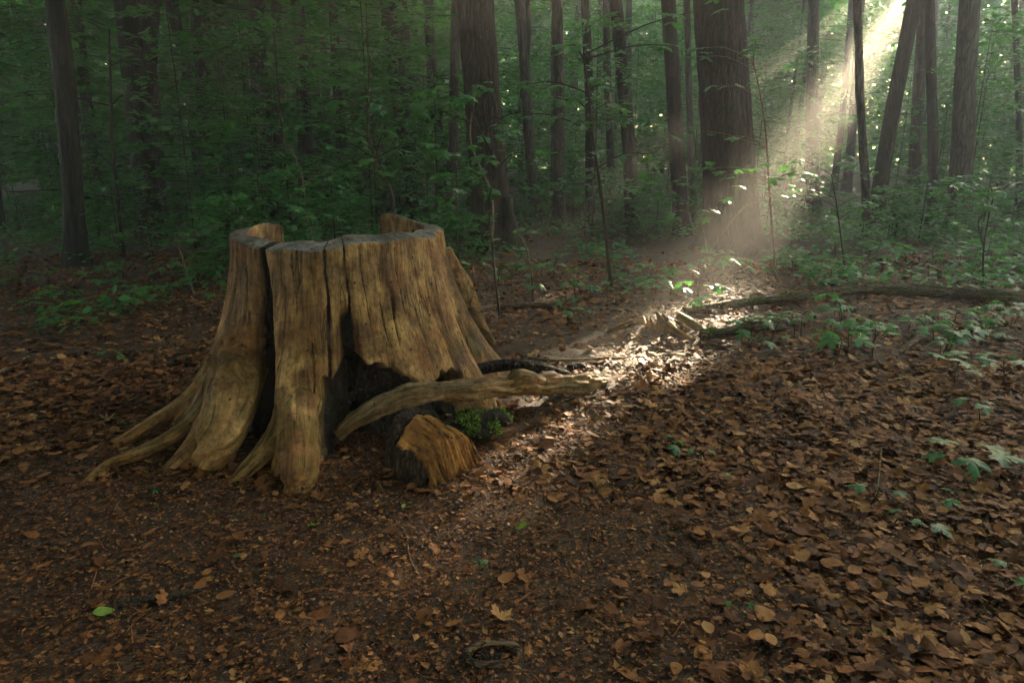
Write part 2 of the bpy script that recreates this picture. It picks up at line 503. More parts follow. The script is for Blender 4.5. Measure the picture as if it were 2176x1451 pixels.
M['cut_wood'] = wood('grey_sawn_wood', [(.060, .050, .045), (.125, .108, .098), (.205, .185, .17), (.15, .115, .09), (.08, .08, .06), (.17, .16, .155)], moss=0)

def moss_mat():
    m, nt, out = mat('green_moss')
    c = ramp(nt, nd(nt, 'ShaderNodeNewGeometry').outputs['Random Per Island'], [(0, (.045, .085, .010)), (.6, (.095, .17, .020)), (1, (.16, .25, .035))])
    bsdf(nt, out, c, .8, None, spec=.15)
    return m
M['moss'] = moss_mat()

# ------------------------------------------------------------------ the forest floor: one sheet
def build_ground():
    a = np.concatenate([np.linspace(-1, 1, 161)[:-1] * 4])
    xs = np.concatenate([-np.geomspace(120, 4, 46), np.linspace(-4, 4, 200)[1:-1], np.geomspace(4, 120, 46)])
    ys = np.concatenate([-np.geomspace(120, 1, 24), np.linspace(-1, 7, 200)[1:-1], np.geomspace(7, 120, 60)])
    X, Y = np.meshgrid(xs, ys)
    Z = gz(X, Y)
    near = (np.hypot(X, Y) < 8)
    p = np.stack([X * 14, Y * 14, X * 0], -1)
    Z = Z + near * .010 * fbm(p, 3, 21)
    V = np.stack([X, Y, Z], -1).reshape(-1, 3)
    nx, ny = len(xs), len(ys)
    i = np.arange(ny - 1)[:, None] * nx; j = np.arange(nx - 1)[None, :]
    F = np.stack([i + j, i + j + 1, i + nx + j + 1, i + nx + j], -1).reshape(-1, 4)
    o = mesh_obj('forest_floor', np_mesh('forest_floor', V, F), M['soil'])
    tag(o, kind='structure')
build_ground()

# ------------------------------------------------------------------ trees
def trunk_mesh(name, B, Tp, r0, H, seed, ring=20, seg=60, flare=.9, ridge=.0, bendamp=.05, moss=False, lobes=5):
    """upright tapered trunk: local origin at B, leaning towards Tp (a point it passes), height H"""
    rng = np.random.default_rng(seed)
    d = (Tp - B); d = d / d[2]
    zs = np.concatenate([np.linspace(-.15, 1.2, seg // 3), np.linspace(1.2, H, seg - seg // 3 + 1)[1:]])
    th = np.linspace(0, 2 * np.pi, ring, endpoint=False)
    ph = rng.uniform(0, 6.28, 4)
    cx = d[0] * zs + bendamp * np.sin(zs * .55 + ph[0]) * np.minimum(1, zs.clip(0) / 2)
    cy = d[1] * zs + bendamp * np.sin(zs * .48 + ph[1]) * np.minimum(1, zs.clip(0) / 2)
    r = r0 * (1 - .55 * (zs.clip(0) / H) ** 1.2)
    lob = (.55 + .45 * np.cos(lobes * th + ph[2]) + .25 * np.cos(2 * th + ph[3])).clip(0.05)
    R = r[:, None] + r0 * flare * np.exp(-zs.clip(-.05) / .28)[:, None] * lob[None, :]
    if ridge:
        q = np.stack([np.cos(th)[None] * r0 * 19 + 0 * zs[:, None], np.sin(th)[None] * r0 * 19 + 0 * zs[:, None], zs[:, None] * 2.6 + 0 * th[None]], -1)
        n1 = 1 - np.abs(vnoise(q.reshape(-1, 3), seed)).reshape(R.shape) * 2
        n2 = fbm(q.reshape(-1, 3) * 2.1, 3, seed + 9).reshape(R.shape)
        R = R + ridge * (n1 * .8 + n2 * .6)
    R = R * (1 + .05 * vnoise(np.stack([np.cos(th)[None] * 1.5 + 0 * zs[:, None], np.sin(th)[None] * 1.5 + 0 * zs[:, None], zs[:, None] * .8 + 0 * th[None]], -1).reshape(-1, 3), seed + 4).reshape(R.shape))
    V = np.stack([cx[:, None] + R * np.cos(th)[None], cy[:, None] + R * np.sin(th)[None], zs[:, None] + 0 * th[None]], -1).reshape(-1, 3)
    n = len(zs)
    i = np.arange(n - 1)[:, None] * ring; j = np.arange(ring)[None, :]; j2 = (j + 1) % ring
    F = np.stack([i + j, i + j2, i + ring + j2, i + ring + j], -1).reshape(-1, 4)
    return np_mesh(name, V, F), (cx, cy, zs)

def blob_leaves(seed, n, R, h0, h1, size, flat=.5):
    """leaves spread in clumps through a crown volume"""
    rng = np.random.default_rng(seed)
    nc = max(12, n // 60)
    a = rng.uniform(0, 6.283, nc); z = rng.uniform(0, 1, nc)
    prof = np.sin(np.pi * (.12 + .83 * z)) ** .7
    rr = R * np.sqrt(rng.uniform(.05, 1, nc)) * prof
    cc = np.stack([rr * np.cos(a), rr * np.sin(a), h0 + (h1 - h0) * z], -1)
    k = rng.integers(0, nc, n)
    off = rng.normal(0, 1, (n, 3)) * np.array([.62, .62, .24]) * R * .22
    C = cc[k] + off
    D = rng.normal(0, 1, (n, 3)); D[:, 2] *= .4
    N = rng.normal(0, flat, (n, 3)); N[:, 2] += 1
    S = size * rng.uniform(.6, 1.3, n)
    return C, D, N, S

def spray_leaves(seed, nb, h0, h1, L0, L1, per, size, up=.1):
    """horizontal fans of leaves on side branches; returns leaves and branch lines"""
    rng = np.random.default_rng(seed)
    Cs, Ds, Ns, Ss, br = [], [], [], [], []
    for b in range(nb):
        h = rng.uniform(h0, h1) ; a = rng.uniform(0, 6.283)
        f = (h - h0) / max(.01, h1 - h0)
        L = rng.uniform(L0, L1) * (1 - .45 * f)
        rise = rng.uniform(-.05, .35) * up * 10 * .3
        dirv = np.array([math.cos(a), math.sin(a), 0])
        side = np.array([-dirv[1], dirv[0], 0])
        def pt(t): return np.array([0, 0, h]) + dirv * L * t + np.array([0, 0, 1]) * (rise * L * t - .18 * L * t * t)
        br.append(np.array([pt(t) for t in (0, .35, .7, .95)]))
        n = int(per * rng.uniform(.7, 1.3))
        t = rng.uniform(.12, 1, n) ** .75
        w = rng.uniform(-1, 1, n) * (.42 * L * np.sin(np.pi * (.1 + .82 * t)) ** .8 + .03)
        P = np.array([0, 0, h]) + dirv * (L * t)[:, None] + side * w[:, None]
        P[:, 2] += rise * L * t - .18 * L * t * t + rng.normal(0, .035 * L ** .5, n) - .10 * np.abs(w)
        Cs.append(P)
        Ds.append(dirv * .8 + side * (np.sign(w) * rng.uniform(.3, 1.1, n))[:, None] + rng.normal(0, .3, (n, 3)))
        nn = rng.normal(0, .30, (n, 3)); nn[:, 2] += 1
        Ns.append(nn); Ss.append(size * rng.uniform(.45, 1.6, n))
    return (np.vstack(Cs), np.vstack(Ds), np.vstack(Ns), np.concatenate(Ss)), br

POOL = {}
def pool(kind, i):
    k = (kind, i)
    if k in POOL: return POOL[k]
    if kind == 'crown':
        L = blob_leaves(100 + i, 7000, 3.8, 5.8, 11.5, .30); br = None; t = t_kite()
    elif kind == 'thin':
        L = blob_leaves(150 + i, 2400, 3.4, 6.2, 11.5, .28); br = None; t = t_kite()
    elif kind == 'under':
        L, br = spray_leaves(200 + i, 56, 1.2, 9.6, 1.6, 3.4, 95, .17); t = t_kite()
    elif kind == 'shrub':
        L, br = spray_leaves(300 + i, 16, .18, 1.15, .4, 1.0, 34, .085); t = t_hex()
    elif kind == 'sapl':
        L, br = spray_leaves(400 + i, 24, .8, 3.6, .7, 1.7, 46, .10); t = t_hex()
    POOL[k] = dict(L=L, br=br, t=t, me=None, tm=None)
    return POOL[k]

def foliage_obj(name, kind, i, loc, rz, s, parent, matl):
    """a crown copied from the pool; its own mesh where a sun shaft passes through"""
    e = pool(kind, i)
    C, D, N, S = e['L']
    c, sn = math.cos(rz), math.sin(rz)
    Rm = np.array([[c, -sn, 0], [sn, c, 0], [0, 0, 1]])
    W = (C * s) @ Rm.T + np.asarray(loc)
    hit = in_beam(W)
    if hit.any():
        k = ~hit
        me = leaf_mesh(name, C[k], D[k], N[k], S[k], e['t'])
    else:
        if e['me'] is None: e['me'] = leaf_mesh(name, C, D, N, S, e['t'])
        me = e['me']
    o = mesh_obj(name, me, matl, parent)
    o.rotation_euler = (0, 0, rz); o.scale = (s, s, s)
    return o

TREES = []   # (x, y, r) footprints, to keep random ones apart
def big_tree(px_b, py_b, px_t, py_t, w, label, mt, seed, ridge=0, ring=18, seg=54, crown=True, flare=.9, H=11.5, group=None, y=None, lobes=5, cs=1.0, bend=.05):
    B = ground_at(px_b, py_b) if y is None else at_y(px_b, py_b, y)
    if y is not None: B[2] = float(gz(B[0], B[1]))
    Tp = at_y(px_t, py_t, B[1])
    depth = B @ FWD - CAM_H * FWD[2]
    r = .5 * w * depth / FOC
    t = empty('tree', B, label, 'tree', group)
    me, _ = trunk_mesh('trunk', B, Tp, r, H, seed, ring, seg, flare, ridge, bend, lobes=lobes)
    mesh_obj('trunk', me, mt, t)
    if crown:
        d = (Tp - B) / (Tp - B)[2]
        off = d * 8; off[2] = 0
        cr = foliage_obj('crown', 'crown' if px_b < 900 else 'thin', seed % 5, B + off, seed * 1.3, cs, t, M['leaf_far'])
        cr.location = off
    TREES.append((B[0], B[1], r))
    return t, B

RB, GB, BB = M['bark_red'], M['bark_grey'], M['bark_brown']
T1, B1 = big_tree(1050, 532, 1014, 0, 76, 'thick dark tree with furrowed reddish bark just behind the hollow stump', RB, 1, .020, 120, 300, flare=.45, lobes=4, bend=.02)
T2, B2 = big_tree(1558, 530, 1527, 0, 104, 'thickest tree, crossed by the sun shafts, with a broad dark flared base', RB, 2, .022, 120, 300, flare=.65, lobes=3, bend=.02)
for a in [
    (165, 565, 118, 120, 40, 'leaning dark tree at the far left, its trunk tilting towards the upper left', M['bark_black'], 3),
    (322, 505, 262, 0, 46, 'dark forked tree in the left background, second large trunk from the left', M['bark_black'], 4),
    (575, 480, 548, 0, 36, 'straight dark trunk rising behind the left end of the stump', M['bark_black'], 6),
    (893, 478, 826, 0, 38, 'dark trunk leaning left behind the right part of the stump', M['bark_black'], 7),
    (954, 492, 972, 40, 21, 'slender bent trunk immediately left of the furrowed reddish tree', GB, 8),
    (1140, 470, 1098, 0, 23, 'slender grey trunk right of the furrowed reddish tree, forking upward', GB, 9),
    (1190, 480, 1177, 0, 25, 'slim upright trunk second to the right of the furrowed reddish tree', GB, 10),
    (1254, 485, 1240, 0, 19, 'thin trunk third to the right of the furrowed reddish tree', BB, 11),
    (1345, 492, 1312, 0, 29, 'dark brown trunk midway between the two thickest trees', RB, 12),
    (1452, 500, 1415, 0, 32, 'dark trunk leaning left, beside the left edge of the thickest tree', RB, 13),
    (1724, 490, 1728, 0, 26, 'pale hazy trunk in the brightest glow right of the thickest tree', GB, 15),
    (1846, 505, 1824, 0, 17, 'thin pale trunk standing in front of the strongly tilted tree', GB, 16),
    (1858, 485, 1938, 0, 31, 'strongly tilted trunk leaning to the upper right', BB, 17),
    (1980, 482, 1982, 0, 20, 'narrow dark straight trunk right of the strongly tilted tree', BB, 18),
    (2032, 490, 2072, 0, 42, 'stout grey tree with a kinked trunk near the right edge', GB, 19),
    (2166, 470, 2156, 0, 13, 'thin trunk at the extreme right edge of the picture', GB, 20),
    (1470, 470, 1466, 0, 15, 'thin grey trunk peeping out left behind the thickest tree', GB, 22),
    (1940, 470, 1962, 0, 24, 'hazy trunk half hidden behind the narrow dark straight trunk', GB, 23),
    (205, 470, 170, 0, 22, 'slim shadowy trunk between the leaning tree and the forked tree on the left', BB, 24),
    (440, 470, 410, 0, 22, 'slim shadowy trunk in the dark gap left of the stump', BB, 25),
    (735, 462, 712, 0, 20, 'thin dim trunk seen above the middle of the stump', BB, 26),
]:
    big_tree(*a, ring=20, seg=60, flare=.5, ridge=.006, y=17 if a[0] == 1724 else None)
# second stem of the forked tree on the left, and the fork of the slender grey one
def fork(tree, B, pts_px, y, r):
    P = [at_y(px, py, y) - B for px, py in pts_px]
    mesh_obj('branch', tube_mesh('branch', P, r, ring=10, seg=20, noise=.15, seed=3), BB, tree)
t4 = [o for o in COL.objects if o.get('label', '').startswith('dark forked')][0]
fork(t4, np.array(t4.location), [(296, 235), (310, 150), (318, 60), (330, -80)], t4.location[1], [.12, .12, .11, .09])
t9 = [o for o in COL.objects if 'forking upward' in o.get('label', '')][0]
fork(t9, np.array(t9.location), [(1112, 210), (1117, 130), (1122, 60), (1120, -60)], t9.location[1], [.07, .07, .06, .05])
# torn second buttress and hanging vine on the furrowed tree
fork(T1, B1, [(1075, 420), (1080, 470), (1092, 515), (1108, 560)], B1[1] - .12, [.10, .12, .15, .12])
V1 = [at_y(px, py, B1[1] - .42) - B1 for px, py in [(1010, 195), (1000, 300), (1040, 400), (1048, 470), (1040, 535)]]
mesh_obj('vine', tube_mesh('vine', V1, [.010, .012, .014, .015, .016], ring=7, seg=24), M['twig_pale'], T1)
# mossy foot of a tree standing at the left edge
tl = empty('tree', (-5.55, 6.35, float(gz(-5.55, 6.35))), 'mossy flared foot of a tree cut off by the left edge', 'tree')
me, _ = trunk_mesh('trunk', np.array([-5.55, 6.35, 0]), np.array([-5.75, 6.35, 3]), .26, 11, 31, 40, 90, 1.3, .01)
mesh_obj('trunk', me, M['bark_moss'], tl)
c_ = foliage_obj('crown', 'crown', 2, np.array([-6.2, 6.35, 0]), .4, 1.0, tl, M['leaf_far']); c_.location = (-.6, 0, 0)

# slim woodland trees further back, with layered leaf sprays
def understory(x, y, i, rz, s, label, group, r=.07, H=None):
    z = float(gz(x, y))
    t = empty('slim_tree', (x, y, z), label, 'tree', group)
    e = pool('under', i)
    if e['tm'] is None:
        lean = np.array([.25 * math.sin(i * 2.1), .25 * math.cos(i * 1.7), 0])
        items = [(np.array([[0, 0, -.1], [.06, .03, 3], [.0, .1, 6.5], [.05, 0, 10.2]]), [.085, .07, .05, .02])]
        for b in e['br']: items.append((b, [.020, .014, .010, .005]))
        e['tm'] = tubes_mesh('trunk', items, ring=7, seg=12)
        e['tm'].materials.append(GB if i % 2 else BB)
    o = mesh_obj('trunk', e['tm'], None, t); o.rotation_euler = (0, 0, rz); o.scale = (s, s, s)
    foliage_obj('crown', 'under', i, (x, y, z), rz, s, t, M['leaf_far'])

def free(x, y, dmin):
    c = x - y * math.tan(SUN_AZ)               # the open lane the sun shafts come down
    if -2.3 < c < -.95 or -3.65 < c < -3.0: return False
    return all((x - a) ** 2 + (y - b) ** 2 > (dmin + r) ** 2 for a, b, r in TREES)

rng = np.random.default_rng(11)
placed = 0
tries = 0
while placed < 105 and tries < 4000:
    tries += 1
    az = math.radians(rng.uniform(-48, 62)); d = rng.uniform(20, 46) if placed > 26 else rng.uniform(14, 25)
    x, y = d * math.sin(az), d * math.cos(az)
    if not free(x, y, 1.3 if d < 25 else 1.6): continue
    TREES.append((x, y, .1))
    g = 'near' if d < 24 else 'far'
    understory(x, y, int(rng.integers(0, 6)), rng.uniform(0, 6.28), (rng.uniform(.50, .78) if az > -.12 else rng.uniform(.85, 1.1)) if d < 24 else rng.uniform(.9, 1.25),
               'slim leafy tree among those standing behind the big trunks' if g == 'near' else 'slim leafy tree in the dim far depth of the wood',
               'slim trees behind the big trunks' if g == 'near' else 'slim trees in the far depth of the wood')
    placed += 1
# plain straight trunks in the background
for k in range(46):
    for _ in range(40):
        az = math.radians(rng.uniform(-40, 42)); d = rng.uniform(13, 38)
        x, y = d * math.sin(az), d * math.cos(az)
        if free(x, y, .7): break
    TREES.append((x, y, .2))
    B = np.array([x, y, float(gz(x, y))])
    t = empty('tree', B, 'bare straight trunk among the leaves of the far background', 'tree', 'bare trunks in the far background')
    me, _ = trunk_mesh('trunk', B, B + np.array([rng.normal(0, .15), rng.normal(0, .1), 3]), rng.uniform(.07, .17), 11, 500 + k, 12, 24, .5, .0, .08)
    mesh_obj('trunk', me, [GB, BB, RB][k % 3], t)
    if k % 2 == 0 and (x < -1 or y > 24):
        foliage_obj('crown', 'thin' if x > -1 else 'crown', k % 5, B, k * 1.1, rng.uniform(.8, 1.1), t, M['leaf_far'])

# trees added left of and around the viewer; unseen crowns shade foreground and left
SHADE_TREES = [(-7.6, 8.6), (-7.8, 12.5), (-3.6, 12.0), (-11.5, 14), (-5.6, 5.2), (-4.6, 2.9), (-3.3, .7), (2.7, -.9), (-1.2, -1.9), (-6.5, 1.8), (-9, 5.5), (-4.2, -2.2), (0.2, -3.2), (4.6, -2.4), (-10.5, 10), (8.4, .5), (-8.5, -2.5), (-2.2, -6.5), (3.0, -7.0), (9, -3.5), (-6.0, -7.0), (12.5, 0)]
for k, (x, y) in enumerate(SHADE_TREES):
    B = np.array([x, y, float(gz(x, y))])
    if k < 4: t = empty('tree', B, ['straight dim trunk beside the mossy foot at the far left', 'straight dim trunk deep in the dark left background',
                                    'straight dim trunk above the left rim of the stump', 'straight dim trunk at the far left edge of the wood'][k], 'tree')
    else: t = empty('tree', B, 'tall tree beside the viewer, outside the picture, with a dense crown', 'tree', 'tall trees around the viewer')
    me, _ = trunk_mesh('trunk', B, B + np.array([.1, .05, 3]), .13 if k < 4 else .22, 11, 700 + k, 16, 30, .7, .0, .05)
    mesh_obj('trunk', me, BB, t)
    foliage_obj('crown', 'crown', k % 5, B, k * 2.1, 1.15, t, M['leaf_far'])
for k in range(26):  # unseen ring of slim trees added to block low light from behind and beside
    az = math.radians(68 + 224 * (k + .5) / 26); d = 9.5 + 4 * ((k * 7) % 5) / 5
    understory(d * math.sin(az), d * math.cos(az), k % 6, k * 1.7, 1.1, 'slim leafy tree outside the picture, behind or beside the viewer', 'slim trees around the viewer')

# the distant wood, one mass
def distant_wood():
    rng = np.random.default_rng(5)
    n = 320000
    az = np.radians(rng.uniform(-58, 72, n)); d = rng.uniform(48, 62, n)
    z = rng.uniform(0, 14.3, n)
    P = np.stack([d * np.sin(az), d * np.cos(az), z], -1)
    cl = fbm(P * np.array([.22, .22, .35]), 3, 8)
    keep = (cl > -.5) & ~in_beam(P, False, .20)
    P = P[keep]; n = len(P)
    D = rng.normal(0, 1, (n, 3)); N = rng.normal(0, .6, (n, 3)); N[:, 2] += .8
    o = mesh_obj('distant_wood', leaf_mesh('distant_wood', P, D, N, rng.uniform(.3, .6, n), t_kite()), M['leaf_far'])
    tag(o, 'mass of green leaves closing off the far end of the wood', 'wood', kind='stuff')
distant_wood()

# ------------------------------------------------------------------ the hollow stump
SC_ = np.array([-0.90, 3.55, 0.0])                       # stump centre on the ground
_f = np.array([0.9, -3.55]) / math.hypot(.9, 3.55)       # towards the viewer
_r = np.array([-_f[1], _f[0]])                           # viewer's right
DEG = math.pi / 180
STUMP_H = .925

def wrap(a): return (a + np.pi) % (2 * np.pi) - np.pi

def ragged(phi, z, s=1.0):
    return fbm(np.stack([np.cos(phi) * 6 * s, np.sin(phi) * 6 * s, z * 5 * s], -1), 3, 55)

def stump_form(phi, z):
    """outer radius, rot mask"""
    t = np.clip(z / STUMP_H, 0, 1.1)
    R = .515 + .31 * np.clip(1 - t, 0, 1) ** 1.85
    R = R + .012 * np.cos(5 * phi + 1.0) + .010 * np.cos(9 * phi + 2.2) * (1 - .4 * t) + .012 * np.cos(2 * phi + .5)
    low = np.exp(-np.clip(z, 0, None) / .30)
    but = np.exp(-(wrap(phi + 68 * DEG) / (17 * DEG)) ** 2) * .11 + np.exp(-(wrap(phi + 19 * DEG) / (11 * DEG)) ** 2) * .13 \
        + np.exp(-(wrap(phi - 58 * DEG) / (17 * DEG)) ** 2) * .0 + np.exp(-(wrap(phi - 104 * DEG) / (14 * DEG)) ** 2) * .08 \
        + np.exp(-(wrap(phi - 165 * DEG) / (20 * DEG)) ** 2) * .15 + np.exp(-(wrap(phi + 130 * DEG) / (18 * DEG)) ** 2) * .15
    R = R + but * low + (.065 + .05 * np.clip(1 - t, 0, 1)) * np.exp(-(wrap(phi - 99 * DEG) / (9 * DEG)) ** 2)
    rot = np.zeros_like(R)
    wob = .8 * DEG * fbm(np.stack([z * 6, phi * 0, phi * 0], -1), 2, 4)
    def groove(p0, w, dep, m=1.0, k=1.0):
        nonlocal R, rot
        g = np.exp(-np.abs(wrap(phi - p0 - wob) / w) ** 3) * m
        R = R - dep * g
        rot = np.maximum(rot, g * k)
    groove((-36 - 7.5 * t) * DEG, (2.3 + 9.5 * np.clip(1 - t, 0, 1) ** 1.3) * DEG, .022 + .26 * np.clip(1 - t, 0, 1))
    groove(-63.5 * DEG, .9 * DEG, .022, sstep(.45, .75, z), .8)
    groove((-60 + 3 * np.sin(z * 14)) * DEG, (1.4 + 1.2 * (1 - t)) * DEG, .055, 1 - sstep(.38, .58, z), .85)
    groove((-75 + 2 * np.sin(z * 11)) * DEG, 1.6 * DEG, .05, 1 - sstep(.22, .36, z), .8)
    groove(-6.6 * DEG, .6 * DEG, .020, sstep(.20, .34, z))
    groove(2.8 * DEG, .55 * DEG, .020, sstep(.20, .34, z))
    groove(-2 * DEG, 4.2 * DEG, .012, sstep(.5, .6, z), .0)
    groove(1.2 * DEG, 3.2 * DEG, .10, 1 - sstep(.56, .68, z + .05 * ragged(phi, z)))
    groove((83 - 6 * t) * DEG, (3.0 + 2 * np.clip(1 - t, 0, 1)) * DEG, .10)
    rot = np.maximum(rot, .47 * np.exp(-(wrap(phi - 100 * DEG) / (13 * DEG)) ** 4))
    groove(24 * DEG, .5 * DEG, .02, sstep(.3, .5, z) * (1 - sstep(.65, .75, z)), .7)
    groove(43 * DEG, .5 * DEG, .015, sstep(.45, .6, z) * (1 - sstep(.7, .85, z)), .6)
    for p0, za, zb, dp in [(-52, .45, .93, .013), (-27, .30, .78, .012), (-20, .55, .93, .010), (-13, .2, .55, .014), (12, .42, .93, .012), (18, .38, .70, .014), (31, .5, .93, .012),
                           (37, .25, .62, .016), (50, .2, .75, .014), (60, .35, .93, .012), (66, .1, .5, .016), (-70, .5, .93, .012), (-80, .3, .8, .012)]:
        groove((p0 + 1.5 * np.sin(z * 7 + p0)) * DEG, .5 * DEG, dp * .6, sstep(za, za + .08, z) * (1 - sstep(zb - .08, zb, z)), .6)
    # decayed hollow at the front foot with ragged upper lip
    rg = ragged(phi, z * .3, 2.2)
    lip = .325 + .055 * rg + .05 * np.sin(phi * 7 + 1.0) - .13 * sstep(22, 52, phi / DEG) + .018 * np.cos(phi * 17)
    cav = sstep(-12, -7, phi / DEG + 3 * ragged(phi, z)) * (1 - sstep(40, 58, phi / DEG)) * (1 - sstep(lip - .018, lip + .018, z))
    R = R - (.17 + .05 * rg) * cav
    rot = np.maximum(rot, cav)
    return R, rot

def rim_height(phi):
    h = .925 + .010 * np.sin(3 * phi + .6) + .006 * np.sin(11 * phi) - .018 * np.exp(-(wrap(phi + 20 * DEG) / (40 * DEG)) ** 2)
    h = h + .020 * sstep(100, 130, np.abs(phi) / DEG) * (phi > 0)
    gap = sstep(150, 153, phi / DEG) + sstep(-136, -139, phi / DEG) * 1.0
    gap = np.clip(np.where(phi > 0, sstep(148, 151, phi / DEG), sstep(138, 141, -phi / DEG)), 0, 1)
    return h * (1 - gap) + gap * (.42 + .06 * np.sin(phi * 23) + .04 * np.sin(phi * 51))

def rim_thick(phi):
    return .062 + .075 * np.exp(-(phi / (52 * DEG)) ** 2) + .010 * np.sin(7 * phi) + .006 * np.sin(17 * phi + 1)

def to_world(phi, rho, z):
    xy = SC_[:2] + rho[..., None] * (np.sin(phi)[..., None] * _r + np.cos(phi)[..., None] * _f)
    return np.concatenate([xy, z[..., None]], -1)

ROOTS = [  # sight-line points (px, py, height) and radii
    ([(470, 770, .30), (430, 825, .19), (372, 868, .11), (312, 908, .065), (250, 948, .01)], [.085, .055, .038, .033, .028]),
    ([(480, 800, .27), (436, 868, .16), (380, 918, .085), (300, 960, .045), (228, 988, .03), (172, 1042, -.01)], [.085, .055, .036, .031, .024, .022]),
    ([(492, 830, .26), (446, 900, .14), (404, 958, .065), (350, 1012, -.03)], [.085, .055, .040, .032]),
    ([(522, 690, .50), (508, 770, .34), (488, 860, .22), (464, 940, .11), (440, 1005, -.05)], [.06, .12, .105, .085, .058]),
    ([(648, 690, .52), (642, 770, .38), (634, 850, .235), (636, 950, .11), (636, 1010, .05), (634, 1066, -.075)], [.05, .10, .092, .085, .070, .055]),
    ([(620, 860, .20), (584, 930, .10), (536, 988, .035), (488, 1032, -.012)], [.065, .042, .033, .020]),
    ([(948, 530, .66), (968, 600, .46), (992, 665, .27), (1020, 708, .13), (1046, 742, -.01)], [.04, .09, .09, .075, .045]),
]

